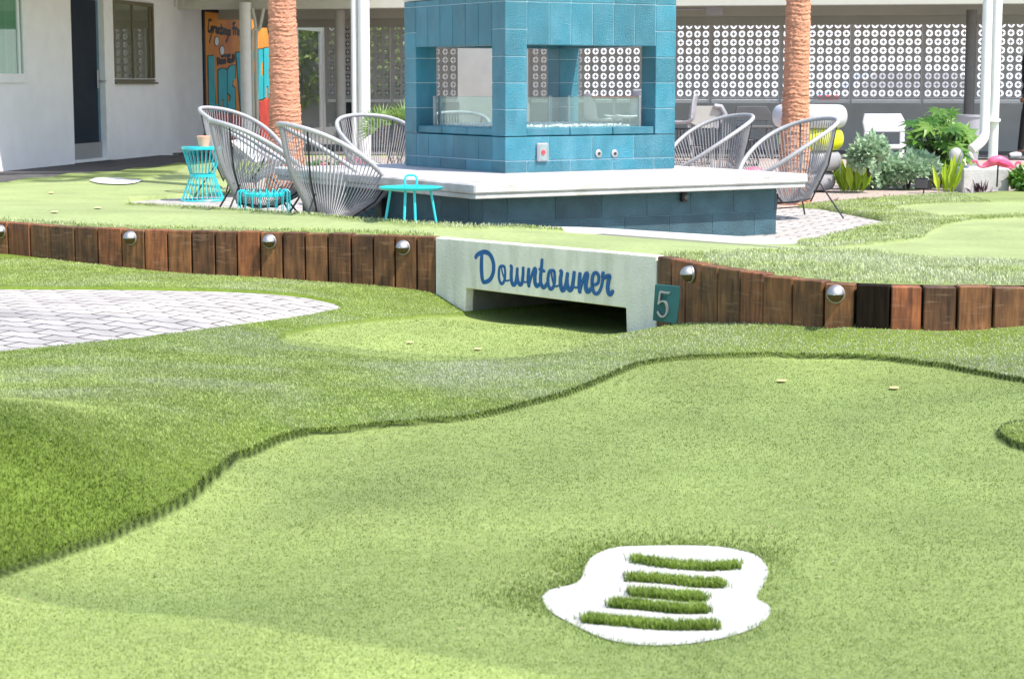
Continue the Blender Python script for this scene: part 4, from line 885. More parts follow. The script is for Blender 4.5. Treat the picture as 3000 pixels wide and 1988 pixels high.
for (ua,ub,vb,fm,cm,mull) in ((-190,72,243,'white','curtain',(50,)),(329,447,240,'bronze','blind',(386,437))):
    a,b=wsd(wl(ua,150)),wsd(wl(ub,150)); zb=wl(ub,vb)[2]; zt=2.38; fr_=MB()
    w_=.055 if fm=='bronze' else .12
    for s0,s1,z0,z1 in ((a,b,zb,zb+w_*(.7 if fm=='bronze' else 1)),(a,b,zt-w_,zt),(a,a+w_,zb+w_,zt-w_),(b-w_,b,zb+w_,zt-w_)): fr_.box(wt((s0+s1)/2,(z0+z1)/2,.012),(s1-s0,.05,z1-z0),ax=WA)
    for u in mull: s=wsd(wl(u,150)); fr_.box(wt(s,(zb+zt)/2,.016),(.05,.04,zt-zb-2*w_),ax=WA)
    wn=fr_.build('window',fm,hb,world=True)
    m=MB(); m.box(wt((a+b)/2,(zb+zt)/2,.004),(b-a-2*w_+.01,.006,zt-zb-2*w_+.01),ax=WA); m.build('curtain',cm,wn,world=True)
    m=MB(); m.add([wt(a+w_,zb+w_,.018),wt(b-w_,zb+w_,.018),wt(b-w_,zt-w_,.018),wt(a+w_,zt-w_,.018)],[(0,1,2,3)]); m.build('pane',PANE[fm],wn,world=True)
    if fm=='bronze': m=MB(); m.box(wt((a+b)/2,zb-.02,.03),(b-a+.06,.09,.03),ax=WA); m.build('sill','bronze',wn,world=True)
p=wl(318,157); t=thing('wall_switch',p,'small dark door buzzer on the wall between door and window','switch')
m=MB(); m.box(p+E1*.015,(.06,.03,.09),ax=WA,bev=.006); m.build('plate','darkgrey',t,world=True)
m=MB(); m.box(p+E1*.034,(.02,.012,.03),ax=WA); m.build('button','chrome',t,world=True)
# ------------------------------------------------------------------ mural panel
OM=-.02; ml=lambda u,v,o=0.:onplane(u,v,W0+E1*(OM+o),E1)
ma,mb_=wsd(ml(600,200)),wsd(ml(835,200)); p0=ml(600,35); zt=p0[2]; zb=.25
mu=thing('mural',wt((ma+mb_)/2,zb,OM),'orange mural lettered Greetings From Downtown Las Vegas behind the white post','mural')
m=MB(); m.box(wt((ma+mb_)/2,(zt+zb)/2,OM-.02),(mb_-ma,.04,zt-zb),ax=WA); m.build('panel','orange',mu,world=True)
m=MB()
for s0,s1,z0,z1 in ((ma-.09,ma,zb-.05,zt+.12),(ma,mb_,zt,zt+.12)): m.box(wt((s0+s1)/2,(z0+z1)/2,OM-.005),(s1-s0,.05,z1-z0),ax=WA)
m.build('frame','black',mu,world=True)
C=lambda x,y:(590+x*.2423,20+y*.2423)
def mp(poly,o,t,mm,name):
    q=[ml(*C(*p),o) for p in poly]; b=MB(); k=len(q); b.add([x+E1*t for x in q]+q,[tuple(range(k))]+[(i,(i+1)%k,k+(i+1)%k,k+i) for i in range(k)]); b.build(name,mm,mu,world=True)
zb_=[(45,1180),(420,1330),(560,1290),(700,1150),(850,1100),(990,1080),(990,1700),(45,1700)]
mp(zb_,.001,.002,'red','lower_band')
LET=[[(82,600),(158,596),(168,1180),(230,1180),(232,1262),(95,1270)],
 [(205,775),(232,752),(282,750),(306,772),(312,1278),(268,1278),(266,1120),(250,1120),(252,1278),(210,1275)],
 [(318,760),(350,720),(402,706),(408,880),(378,890),(372,960),(402,985),(412,1290),(322,1290),(318,1150),(350,1140),(352,1075),(318,1040)],
 [(420,560),(486,552),(520,900),(548,552),(590,552),(530,1262),(478,1270)],
 [(596,545),(664,535),(664,630),(632,635),(632,810),(660,810),(660,900),(632,905),(632,1090),(668,1088),(668,1180),(596,1200)],
 [(690,520),(744,512),(744,660),(722,700),(722,830),(748,830),(750,1110),(690,1128)],
 [(756,506),(800,496),(834,500),(842,1090),(808,1096),(806,960),(788,960),(786,1098),(758,1102)],
 [(848,492),(960,480),(960,640),(900,640),(900,740),(960,760),(960,1060),(852,1080),(852,940),(905,930),(905,850),(850,820)]]
for i,l in enumerate(LET):
    a=np.mean(np.array(l),0); big=[tuple(np.array(p)+np.sign(np.array(p)-a)*np.array([9,11])) for p in l]
    mp(big,.004+.0004*i,.002,'black','outline'); mp(l,.008,.002,'mteal','letter')
m=MB()
GS=[[(120,165),(90,165),(85,230),(82,290),(105,300),(122,240),(120,330),(98,430)],[(135,235),(140,310),(150,250),(170,255)],[(172,300),(192,270),(178,255),(178,310),(200,315)],[(200,305),(218,275),(206,262),(206,315),(226,318)],[(240,215),(236,325),(250,320)],[(225,262),(262,262)],[(258,270),(258,325),(268,318)],[(276,330),(276,275),(292,280),(292,335)],[(318,285),(302,290),(304,330),(322,320),(322,285),(318,380),(298,425)],[(350,285),(334,300),(350,330),(332,345)],
 [(405,195),(380,210),(392,240),(388,335)],[(375,262),(415,255)],[(415,335),(412,275),(432,265)],[(440,290),(438,330),(455,335),(456,292),(440,290)],[(466,340),(464,285),(480,300),(482,340),(490,300),(505,305),(505,345)],[(525,345),(525,300),(545,305),(546,345)],
 [(190,625),(196,700),(215,640),(192,625)],[(225,650),(225,685),(240,680),(238,648),(225,650)],[(245,645),(252,682),(260,650),(268,680),(272,645)],[(280,682),(280,640),(292,678),(294,640)],[(300,600),(345,595)],[(320,600),(320,670)],[(335,640),(335,668),(348,666),(347,640),(335,640)],[(352,640),(358,668),(364,640),(370,666),(374,635)],[(380,664),(380,585),(392,650),(394,590)],
 [(245,600),(300,588),(350,585)],[(800,260),(812,330),(830,385),(850,330)]]
for i,s in enumerate(GS):
    q=[ml(*C(*p[:2])) for p in sp([np.array([*p,0]) for p in s],4)]; m.ribbon(q,.05,E1,.003+.0003*i)
m.build('script_lettering','black',mu,world=True)
for cx,cy in ((187,420),(250,530)):
    mp([(cx+31*math.cos(a),cy+64*math.sin(a)) for a in np.linspace(0,6.28,20)[:-1]],.004,.002,'black','ball_outline')
    mp([(cx+24*math.cos(a),cy+54*math.sin(a)) for a in np.linspace(0,6.28,20)[:-1]],.007,.002,'white','golf_ball')
# ------------------------------------------------------------------ breezeway: roof, posts, glazed doors, breeze-block screens
fz=2.33; FA=np.array([-5.39,32.35,0]); BW=np.array([E1,E2,Z])
ft=lambda s,z,o=0.:FA+E1*s+Z*z+E2*o
S0=np.array([5.27,33.4,0]); st_=lambda s,z,o=0.:S0+E1*s+Z*z+E2*o
ssd=lambda u:float((onplane(u,245,S0,E2)-S0)@E1)
br=thing('breezeway',ft(8,0),'cream roofed breezeway with a dark soffit along the back','canopy building')
m=MB(); m.box(ft(9,fz+.2,.06),(19,.12,.40),ax=BW,bev=.01); m.build('fascia','fascia',br,world=True)
m=MB(); m.box(ft(9,fz+.22,1.9),(19,3.7,.10),ax=BW); m.build('soffit','soffit',br,world=True)
m=MB(); m.box(ft(9,fz+.04,2.2),(19,.18,.26),ax=BW); m.box(st_(2,2.26,0),(24,.16,.29),ax=BW); m.build('beam','soffit',br,world=True)
m=MB(); q=onplane(2093,32,ft(0,0,.9),E2); m.box(q,(.28,.12,.14),ax=BW,bev=.01); m.tube([q-E1*3+Z*.03,q+Z*.03],.02,6); m.build('conduit','lightgrey',br,world=True)
m=MB(); m.box(ft(4,1.2,9.9),(14,.15,2.5),ax=BW) if False else m.box(wt(17.2,1.2,2.6),(.15,5.4,2.5),ax=WA); m.build('end_wall','lowwall',br,world=True)
b=MB(); b.add([tuple(ft(-.6,0,-.4)),tuple(ft(19,0,-.4)),tuple(ft(19,0,12)),tuple(ft(-.6,0,12))],[(0,1,2,3)]); b.build('walkway','floor',kind='structure')
# thin drip wires at the eave's left end
for k,u in enumerate((504,513,521,530,538)):
    p=AY(u,12+k*2,32.2); MB().tube([p+Z*.5,p-Z*.04],.008,5).build('drip_wire','fascia',br,world=True)
# posts
def post(u,v0,Y,r,zt,m,label,cat='post',base=None,name='post',group=None):
    c=AY(u,v0,Y); t=thing(name,(c[0],c[1],c[2]),label,cat,group)
    h=zt-c[2]
    if base: MB().lathe([(r*1.5,0),(r*1.5,.03),(r*1.05,.035)],20).build('base_plate',m,t,smooth=True)
    MB().lathe([(r,0.02 if base else 0),(r,h)],20).build('shaft',m,t,smooth=True); return t,c,h
t,c,h=post(726,440,32.0,.10,fz+.1,'white','cream post in front of the orange mural with two forked pipes')
for x0,x1 in ((.11,.12),(.17,.30)): MB().tube(sp([(x0,-.03,0.0),(x0,-.03,h-.62),(x0+.06,-.03,h-.42),(x1,-.03,h-.1)],4),.028,8).build('drain_pipe','fascia',t,smooth=True)
t,c,h=post(1042,478,25.2,.042,4.2,'white','slim white post of the pair left of the pit, with its pipe',name='post')
MB().lathe([(.076,.0),(.076,h)],20,c=(.122,-.03,0)).build('drain_pipe','white',t,smooth=True)
# right post on its concrete plinth
c=P(2893,566,-.02); YP=c[1]; 
t=thing('plinth',(c[0],c[1]+.35,-.05),'pale concrete plinth carrying the white post in the planting bed','plinth')
a,b2_,d2=AY(2826,500,YP+.1),AY(2962,500,YP+.1),AY(2893,493,YP+.1); wd=(b2_[0]-a[0])
m=MB(); m.box((0,0,(d2[2]+.05)/2),(wd,.55,d2[2]+.05),bev=.012); m.build('block','slab',t)
m=MB(); m.box((0,0,d2[2]+.055),(wd*.7,.36,.012),bev=.004); m.build('grout_pad','slab',t)
zt=d2[2]; c2=AY(2908,480,YP+.35)
t=thing('post',(c2[0],c2[1],zt+.014),'tall white post with a bent downpipe standing on the concrete plinth','post'); lean=np.array([.16,0,4.0])
MB().tube([(0,0,0),(0,0,2.0),(0,0,4)],.050,20).build('shaft','white',t,smooth=True)
px=AY(2886,380,YP+.2)[0]-c2[0]; pe=AY(2848,425,YP+.15); pz=AY(2885,405,YP+.2)[2]-zt
MB().tube([*sp([(pe[0]-c2[0]-.02,-.26,pz-.13),(pe[0]-c2[0]+.07,-.22,pz-.07),(px-.01,-.15,pz+.0),(px,-.12,pz+.12)],5),(px,-.10,1.4),(px,-.10,4)],.052,16).build('downpipe','white',t,smooth=True)
MB().lathe([(.088,0),(.088,.03)],20,c=(-.03,-.04,pz+.16)).build('clamp','white',t)
post(2838,335,31.6,.085,2.3,'greypost','dark grey round post in front of the breeze blocks, by the big leafed bush')
post(1000,420,33.2,.085,2.35,'lowwall','olive grey post between the glazed doors and the white posts')
# low wall and sill under the screens, wider than the picture on the right
zl0=.80
s0,s1=ssd(1085),ssd(3250)
for s0,s1,lb in ((ssd(1060),ssd(1342),'short low grey wall left of the truck opening'),(ssd(1552),ssd(3250),'long low grey block wall under the right hand breeze block screens')):
    m=MB(); m.box(st_((s0+s1)/2,zl0/2,.05),(s1-s0,.15,zl0),ax=BW); m.build('low_wall','lowwall',label=lb,cat='wall')
# breeze-block screen bays
PIT=.1432
STARS=mat('screen_star',(.66,.65,.65),.8,var=.04)  # screen concrete lightened to imitate bright light on the stars
def panel_mesh(nc,nr,cut_top,r=.057,th=.09):
    """a bay of pierced blocks: plate with round holes, each crossed by a four pointed star"""
    mb=MB(); sb=MB(); K=16; w_=PIT
    for i in range(nc):
        for j in range(nr):
            cx,cz=(i+.5)*w_,(j+.5)*w_; hp=w_/2; ztop=hp
            cut=cut_top and j==nr-1
            sq=[];ci=[]
            for k in range(K):
                a=2*math.pi*k/K; ca,sa=math.cos(a),math.sin(a); mx=max(abs(ca),abs(sa)); sq.append((ca/mx*hp,sa/mx*hp)); ci.append((ca*r,sa*r))
            if cut: sq=[(x,min(z,.012)) for x,z in sq]; ci=[(x,min(z,.004)) for x,z in ci]
            v=[(cx+x,y,cz+z) for y in (0,th) for x,z in sq]+[(cx+x,y,cz+z) for y in (0,th) for x,z in ci]
            f=[]
            for k in range(K):
                n=(k+1)%K; f+=[(k,n,2*K+n,2*K+k),(2*K+k,2*K+n,3*K+n,3*K+k),(K+k,3*K+k,3*K+n,K+n)]
            mb.add(v,f)
            # star
            o=[];rs,ri=.047,.021
            for k in range(8):
                a=math.pi/4*k; q=rs if k%2==0 else ri; o.append((q*math.cos(a),q*math.sin(a)))
            if cut: o=[(x,min(z,.003)) for x,z in o]
            if not cut:
                sb.box((cx,.055,cz),(.112,.012,.005)); sb.box((cx,.055,cz),(.005,.012,.112))
            sb.add([(cx+x,.045,cz+z) for x,z in o]+[(cx+x,.045+.02,cz+z) for x,z in o],[tuple(range(8)),tuple(range(15,7,-1))]+[(k,(k+1)%8,8+(k+1)%8,8+k) for k in range(8)])
    return mb,sb
sP=ssd(2497); MOD=1.19; zs0=.895
pm=panel_mesh(8,9,True)
first=None
SCN=['breeze block bay behind the cut off dark figure','breeze block bay behind the big dark post, right of the white plant chair','breeze block bay above the white plastic chair','breeze block bay right of the palm trunk, above the ring stools','breeze block bay left of the right hand palm trunk','breeze block bay beside the right edge of the fire pit','breeze block bay framed in the right window of the fire pit','breeze block bay hidden by the fire pit pillar']
lab={3:SCN[0],2:SCN[0],1:SCN[1],0:SCN[2],-1:SCN[3],-2:SCN[4],-3:SCN[5],-4:SCN[6],-5:'narrow breeze block strip at the left of the right pit window','g':'x',-7:'breeze block bay seen left of the truck through the pit',-8:'breeze block bay left of the fire pit, greenery behind it'}
lab[2]='breeze block bay crossed by the white downpipe post'; lab[3]='breeze block bay behind the dark figure at the right edge'
scr0=None
def mkscreen(s,label,nc=8):
    global scr0
    t=thing('breeze_block_screen',st_(s,zs0,0),label,'breeze block screen','breeze block screens along the breezeway',rz=-math.atan2(E2[0],E2[1]))
    p_,q_=(pm if nc==8 else panel_mesh(nc,9,True)); p_.build('block_panel','screen',t,normals=False); q_.build('block_stars',STARS,t,normals=False)
    w_=nc*PIT; m=MB(); m.box((-.022,.015,.6),(.042,.07,1.42),bev=0); m.box((w_/2,.05,-.02),(w_,.06,.035)); m.build('frame','screen',t)
    m=MB(); m.box((-.022-.027,.005,.6),(.010,.07,1.42)); m.build('trim','white',t)
    m=MB(); m.box((w_/2,.05,-.068),(w_,.12,.05)); m.build('sill','white',t); return t
made={}
for k in (3,2,1,0,-1,-2,-3,-4):
    s=sP+k*MOD-.0
    if not made: made[k]=mkscreen(s,lab[k])
    else:
        o=copy_tree(made[3]); o.location=Vector([float(q) for q in st_(s,zs0,0)]); o['label']=lab[k]; made[k]=o
s=ssd(1556); mkscreen(s,lab[-5],3)
e=ssd(1338); mkscreen(e-8*PIT,lab[-7]); mkscreen(ssd(1098),lab[-8],3) if False else mkscreen(e-16*PIT-.05,lab[-8])
# glazed doors further along the wing
t=thing('glazed_door',wt(wsd(wl(900,200)),0,.02),'aluminium framed glass door with a black pull handle beside the left palm trunk','door')
gd0,gd1=wsd(wl(862,200)),wsd(wl(938,200)); zt=2.35
def leaf(a,b,t,h=True,label=None):
    m=MB()
    for s0,s1,z0,z1 in ((a,a+.13,0,zt),(b-.13,b,0,zt),(a+.13,b-.13,0,.22),(a+.13,b-.13,zt-.16,zt)): m.box(wt((s0+s1)/2,(z0+z1)/2,.03),(s1-s0,.05,z1-z0),ax=WA)
    m.build('frame','alu',t,world=True)
    m=MB(); m.add([wt(a+.13,.22,.03),wt(b-.13,.22,.03),wt(b-.13,zt-.16,.03),wt(a+.13,zt-.16,.03)],[(0,1,2,3)]); m.build('pane','mirrorglass',t,world=True)
    m=MB(); m.box(wt((a+b)/2,1.2,-.02),(b-a-.2,.01,2.0),ax=WA); m.build('dim_interior','darkgrey',t,world=True)
    if h: q=wt(a+.10,1.12,.06); m=MB(); m.tube([q-Z*.22,q-Z*.22+E1*.07,q+E1*.07+E2*.0+Z*.22,q+Z*.22],.018,8); m.build('handle','dark',t,world=True)
leaf(gd0,gd1,t)
t=thing('glazed_door',wt(wsd(wl(965,200)),0,.02),'narrow glass door panel beyond the handled one, reflecting the breeze blocks','door'); leaf(gd1+.06,wsd(wl(990,200)),t,False)
t=thing('open_door',wt(16.9,0,.6),'dark edged steel door standing open left of the white posts','door')
p=onplane(1022,230,FA+E2*4,E2); m=MB(); m.box((p[0],p[1],1.17),(.10,.6,2.3),bev=.004); m.build('leaf','dark',t,world=True)
m=MB(); m.box((p[0]+.12,p[1]-.1,1.17),(.10,.5,2.3)); m.build('frame','lightgrey',t,world=True)
# ------------------------------------------------------------------ beyond the screens
p=AY(1338,278,46.); t=thing('box_truck',(p[0]+1.25,46,-.05),'white box truck seen through the left window of the fire pit','truck'); t.rotation_euler=(0,0,math.radians(24))
z0=AY(1400,283,46.)[2]
m=MB(); m.box((0,3,z0+.05+1.25),(2.5,6,2.5),bev=.03); m.build('cargo_box','truck',t)
m=MB(); m.box((0,0.6,z0+.02),(2.3,.9,.06)); m.box((0,-.02,z0-.02-.13),(2.1,.1,.08)); m.build('bumper','dark',t)
zr=AY(1400,258,46.)[2]+.05
m=MB()
for x0,x1 in ((-1.25,-.93),(-.28,.05),(.65,.98)): m.box(((x0+x1)/2,-.006,zr),(x1-x0,.012,.055))
m.build('reflector','redtape',t)
for x in (-.95,.95): m=MB(); m.tube([(x-.13,1.5,.42),(x+.13,1.5,.42)],.42,24); m.build('wheel','rubber',t)
def car(x,y,label,mm='truck'):
    t=thing('parked_car',(x,y,-.05),label,'car','cars parked beyond the breeze blocks')
    pr=[(-2.2,.35),(-2.25,.75),(-2.1,.98),(-1.7,1.05),(-1.2,1.48),(.5,1.5),(1.2,1.05),(2.1,.9),(2.25,.6),(2.2,.35)]
    m=MB(); m.prism(pr,(0,-.85,0),(1,0,0),Z,(0,1,0),1.7); m.build('body',mm,t,bevel=.06)
    m=MB(); m.prism([(-1.55,1.08),(-1.12,1.42),(.42,1.43),(1.0,1.08)],(0,-.858,0),(1,0,0),Z,(0,1,0),.01); m.build('window','whitepl',t)
    for a in (-1.4,1.4): m=MB(); m.tube([(a,-.86,.32),(a,-.62,.32)],.32,20); m.build('wheel','rubber',t)
    m=MB(); m.box((-2.12,-.84,.86),(.42,.06,.16),bev=.02); m.build('tail_light','redtape',t)
car(8.6,41,'white parked car with red tail lights glimpsed through the breeze blocks'); car(14.5,45,'second white parked car farther along, behind the dark post')
L_tree=leafmat('tree_leaves',(.16,.27,.05),(.46,.56,.18))
def leafb(mb,b,d,n,l,w_,tn,fold=.15,droop=.1):
    d=unit(d); s=np.cross(d,n); s=unit(s) if np.linalg.norm(s)>1e-6 else np.array([1,0,0]); u_=np.cross(s,d)
    v=[b,b+d*l*.4+s*w_/2+u_*w_*fold,b+d*l*.4-u_*0,b+d*l*.4-s*w_/2+u_*w_*fold,b+d*l-u_*l*droop]
    mb.add(v,[(0,2,1),(0,3,2),(2,4,1),(2,3,4)]); mb.tint+=[tn]*5
def bushy(name,c,rad,n,l,w_,m,label,cat,group=None,stem=True,seed=1,trunk=None):
    R_=np.random.default_rng(seed); t=thing(name,c,label,cat,group); mb=MB(); rad=np.asarray(rad,float)
    cl=[R_.normal(size=3)*np.array([.5,.5,.4]) for _ in range(9)]
    for i in range(n):
        q=cl[R_.integers(9)]+R_.normal(size=3)*.26; r=np.linalg.norm(q); q=q/max(r,1); p=q*rad+Z*rad[2]*(1.0 if trunk is None else 1)
        if trunk: p=q*rad+Z*(trunk+rad[2]*.8)
        d=unit(q+R_.normal(size=3)*.5+Z*.25); leafb(mb,p,d,unit(R_.normal(size=3)+Z*.8),l*R_.uniform(.6,1.3),w_*R_.uniform(.7,1.2),R_.uniform(0,1)**1.2)
    mb.build('crown' if trunk else 'foliage',m,t,normals=False)
    if stem:
        s=MB(); h=trunk or rad[2]
        for k in range(1 if trunk else 6):
            e=np.array([R_.uniform(-.4,.4)*rad[0],R_.uniform(-.4,.4)*rad[1],h*1.1]) if not trunk else np.array([0,0,h+rad[2]*.6]); s.tube([np.zeros(3)-Z*.05,e*.5+R_.normal(size=3)*.02,e],[.16 if trunk else .012,.12 if trunk else .01,.07 if trunk else .005],6)
        s.build('trunk' if trunk else 'stem','soil',t)
    return t
for x,y,r,l in ((-6.0,44,1.9,'round green tree beyond the glazed doors'),(-3.2,42.5,1.5,'green tree right behind the left breeze block bay'),(-1.0,52,2.0,'green tree farther off behind the left breeze block bay')):
    bushy('tree',(x,y,-.05),(r,r,r*.9),2600,.22,.12,L_tree,l,'tree','trees beyond the breezeway',seed=int(x*10)+99,trunk=1.0)
# far boundary wall of the car park, pale
m=MB(); m.box((6,70,1.6),(60,.3,3.4)); m.build('boundary_wall','white',label='long pale wall across the street beyond the breeze blocks',cat='wall')
# ------------------------------------------------------------------ palms
L_palm=leafmat('palm_fronds',(.05,.10,.02),(.16,.22,.05))
def palm(c,r0,r1,top,label,seed):
    t=thing('palm_tree',c,label,'palm tree','painted palm trunks'); R_=np.random.default_rng(seed); n=48; K=360
    v=[];f=[]
    for i in range(K+1):
        z=top*i/K; r=r1+(r0-r1)*math.exp(-z/.55)+ (r0-r1)*.25*math.exp(-z/2.2); x=-.012*z*(1 if seed==1 else -.6)
        k=.0045*math.sin(i*2*math.pi/2.6+R_.uniform(-.8,.8))+R_.uniform(-.003,.003)
        for j in range(n):
            a=2*math.pi*j/n; jit=R_.uniform(-.006,.006); v.append((x+(r+k+jit)*math.cos(a),(r+k+jit)*math.sin(a),z+R_.uniform(-.006,.006)+.009*math.sin(3*a+i*.02)))
    for i in range(K):
        for j in range(n): f.append((i*n+j,i*n+(j+1)%n,(i+1)*n+(j+1)%n,(i+1)*n+j))
    m=MB(); m.add(v,f); m.build('trunk','palm',t)
    m=MB()
    for i in range(26):
        a=R_.uniform(0,6.28); el=R_.uniform(-.3,1.2); d=np.array([math.cos(a)*math.cos(el),math.sin(a)*math.cos(el),math.sin(el)]); b=np.array([-.012*top,0,top]); e=b+d*1.2
        s=unit(np.cross(d,Z)); u_=np.cross(s,d); m.tube([b,e],.012,4); m.tint+=[.3]*(len(m.v)-len(m.tint))
        for k in range(22):
            q=-1.2+2.4*k/21; dd=unit(d*math.cos(q)+s*math.sin(q)); leafb(m,e,dd,u_,.75,.05,R_.random(),droop=.25)
    m.build('crown',L_palm,t,normals=False)
p=P(838,566,-.03); palm((p[0],p[1]+.1,-.06),.22,.135,6.2,'salmon painted palm trunk left of the fire pit, by the glazed door',1)
p=P(2328,602,-.03); palm((p[0]+.0,p[1]+.1,-.06),.172,.105,5.8,'salmon painted palm trunk right of the fire pit, behind the slab end',2)
# ------------------------------------------------------------------ stacked ring stools
def ringstool(zc,h,r,x,y,m,label):
    t=MB(); k=14; pr=[]
    for i in range(k+1):
        a=-math.pi/2+math.pi*i/k; ex=.95; pr.append((r-.5*h*.75+.5*h*.75*abs(math.cos(a))**ex,h/2*math.copysign(abs(math.sin(a))**ex,math.sin(a))))
    pr=[(.12,-h/2*.8)]+pr+[(.12,h/2*.8)]; t.lathe(pr,40,cap=False); o=t.build('ring_stool',m,smooth=True,label=label,cat='stool',group='plastic ring stools stacked by the palm'); o.location=(x,y,zc)
YR=21.0; zz=lambda v:AY(2400,v,YR)[2]
for (v0,v1,u0,u1,m,l) in ((499,556,2290,2450,'lightgrey','grey ring stool at the bottom of the stack by the palm'),(441,500,2290,2466,'lightgrey','grey ring stool second from the bottom of the stack'),(374,440,2282,2471,'yellow','bright yellow ring stool in the grey stack'),(306,375,2262,2480,'whitepl','pale ring stool on top of the stack by the palm')):
    cx=AY((u0+u1)/2,400,YR)[0]; r=(AY(u1,400,YR)[0]-AY(u0,400,YR)[0])/2; ringstool((zz(v0)+zz(v1))/2,zz(v0)*0+abs(zz(v1)-zz(v0))-.004,r,cx,YR,m,l)
# ------------------------------------------------------------------ plants
L_fat=leafmat('fatsia_leaf',(.045,.16,.018),(.20,.36,.06),rough=.25)
L_sil=leafmat('silver_leaf',(.27,.42,.25),(.56,.70,.49))
L_lime=leafmat('lime_leaf',(.24,.42,.015),(.56,.70,.06))
L_pur=leafmat('purple_leaf',(.022,.008,.018),(.09,.03,.06))
L_red=leafmat('red_sprig',(.12,.03,.04),(.28,.10,.09))
R_=np.random.default_rng(5)
c=P(2752,560,-.02); YB=21.9; c=np.array([AY(2750,400,YB)[0],YB,-.05]); t=thing('broadleaf_bush',c,'big bush of glossy lobed leaves behind the silvery shrub','bush'); m=MB(); s=MB()
hx=AY(2858,400,YB)[0]-c[0]; ztop=AY(2750,296,YB)[2]+.02
for i in range(84):
    a=R_.uniform(0,6.28); q=R_.uniform(0,1)**.5; zz_=R_.uniform(.25,1); p=np.array([math.cos(a)*q*hx*.82,math.sin(a)*q*hx*.8,zz_*(ztop-.12)*(1-.25*q*q)+.06]); s.tube([(0,0,0),p*np.array([.45,.45,.6]),p],[.012,.009,.004],5)
    d=unit(np.array([math.cos(a)*q,math.sin(a)*q-.35,.35])+R_.normal(size=3)*.2); nrm=unit(np.array([0,-.45,.75])+R_.normal(size=3)*.3); d=unit(d-nrm*np.dot(d,nrm)); s2=np.cross(nrm,d); l=R_.uniform(.13,.21); tn=R_.uniform(.05,1)
    for k in range(8):
        an=math.radians(-140+40*k); leafb(m,p,d*math.cos(an)+s2*math.sin(an),nrm,l*(1-.25*abs(k-3.5)/3.5),l*.33,tn,fold=.12,droop=.12)
m.build('foliage',L_fat,t,normals=False); s.build('stem','soil',t)
for u,v,rx,rz,sd,l in ((2575,560,.36,.21,3,'silvery small leaved shrub in front of the white plastic chair'),(2680,560,.36,.20,8,'silvery small leaved shrub beside the big glossy bush'),(2545,470,.17,.2,12,'silvery sprays standing tallest behind the lime leaves')):
    c=P(u,v,-.02); c[1]+=.4 if v>500 else 0
    if v<500: c=np.array([AY(u,v,20.6)[0],20.6,.2])
    bushy('silver_shrub',c,(rx,rx*.8,rz),1300,.075,.055,L_sil,l,'shrub','silvery shrubs in the gravel bed',seed=sd)
bushy('green_shrub',np.array([AY(3022,500,20.6)[0],20.6,0]),(.2,.2,.13),700,.07,.04,L_fat,'dark green shrub cut by the frame beside the plinth','shrub',seed=31)
def spikes(name,c,n,h,w_,sprd,m_,label,cat,group,seed,droop=.05):
    R_=np.random.default_rng(seed); t=thing(name,c,label,cat,group); m=MB()
    for i in range(n):
        a=R_.uniform(0,6.28); r=R_.uniform(0,1); b=np.array([math.cos(a)*r*sprd*.55,math.sin(a)*r*sprd*.4,0]); d=unit(np.array([math.cos(a)*r*sprd,math.sin(a)*r*sprd*.6,h])+R_.normal(size=3)*.04); l=h*R_.uniform(.55,1.05)*(1-.25*r)
        leafb(m,b,d,unit(np.array([R_.normal()*.5,-1,.1])),l,w_*R_.uniform(.7,1.2),R_.random(),fold=.25,droop=droop)
    m.build('foliage',m_,t,normals=False); return t
c=P(2498,562,-.02); spikes('upright_succulent',c,44,.56,.075,.25,L_lime,'broad clump of upright lime green leaves right of the ring stools','plant','lime green upright plants',41)
c=P(2772,566,-.02); spikes('upright_succulent',c,11,.54,.085,.14,L_lime,'narrow clump of upright lime green leaves left of the plinth','plant','lime green upright plants',43)
for k,(u,v,n,h,l) in enumerate(((2870,565,26,.17,'purple strap leaved plant in front of the concrete plinth'),(2990,556,22,.2,'purple leaved plant at the right edge beyond the plinth'),(2820,557,10,.12,'small purple plant by the grey spotlight'))):
    spikes('purple_plant',P(u,v,-.02),n,h,.022,.22,L_pur,l,'plant','purple plants in the bed',60+k,.3)
for k,(u,v,l) in enumerate(((2440,598,'reddish sprig in white gravel nearest the palm'),(2525,594,'reddish sprig in white gravel below the lime clump'),(2612,583,'reddish sprig in white gravel below the silvery shrub'))):
    spikes('red_sprig',P(u,v,-.02),14,.09,.014,.16,L_red,l,'plant','reddish sprigs in the gravel',80+k,.3)
# planting behind the left chairs
for k,(u,v,Y,r,mm,l) in enumerate(((905,470,22.6,.20,L_sil,'pale green succulent clump right of the left palm'),(975,478,22.2,.22,L_fat,'green leafy clump behind the nearest corded chair'),(1090,475,22.0,.2,L_lime,'yellow green clump behind the front facing chair'))):
    bushy('bed_plant',np.array([AY(u,v,Y)[0],Y,-.02]),(r,r*.8,r*.6),520,.08,.05,mm,l,'plant','low plants behind the left chairs',seed=100+k)
c=np.array([AY(1168,470,24.0)[0],24.0,-.02]); t=thing('fan_palm_plant',c,'young green fan palm beside the left edge of the fire pit','plant'); m=MB(); s=MB()
for i in range(11):
    a=R_.uniform(-1.3,1.3); e=np.array([math.sin(a)*.32,R_.uniform(-.2,.2),.48+.28*math.cos(a)*R_.uniform(.6,1.1)]); s.tube([(0,0,0),e*.6,e],.008,5); d=unit(e-np.array([0,0,.25])); nr=np.array([0,-1,.2]); s2=unit(np.cross(nr,d))
    for k in range(15): q=-1.5+3*k/14; leafb(m,e,d*math.cos(q)+s2*math.sin(q),nr,.26,.024,R_.random(),droop=.15)
m.build('foliage',L_lime if False else leafmat('fan_leaf',(.08,.2,.02),(.28,.42,.09)),t,normals=False); s.build('stem','soil',t)
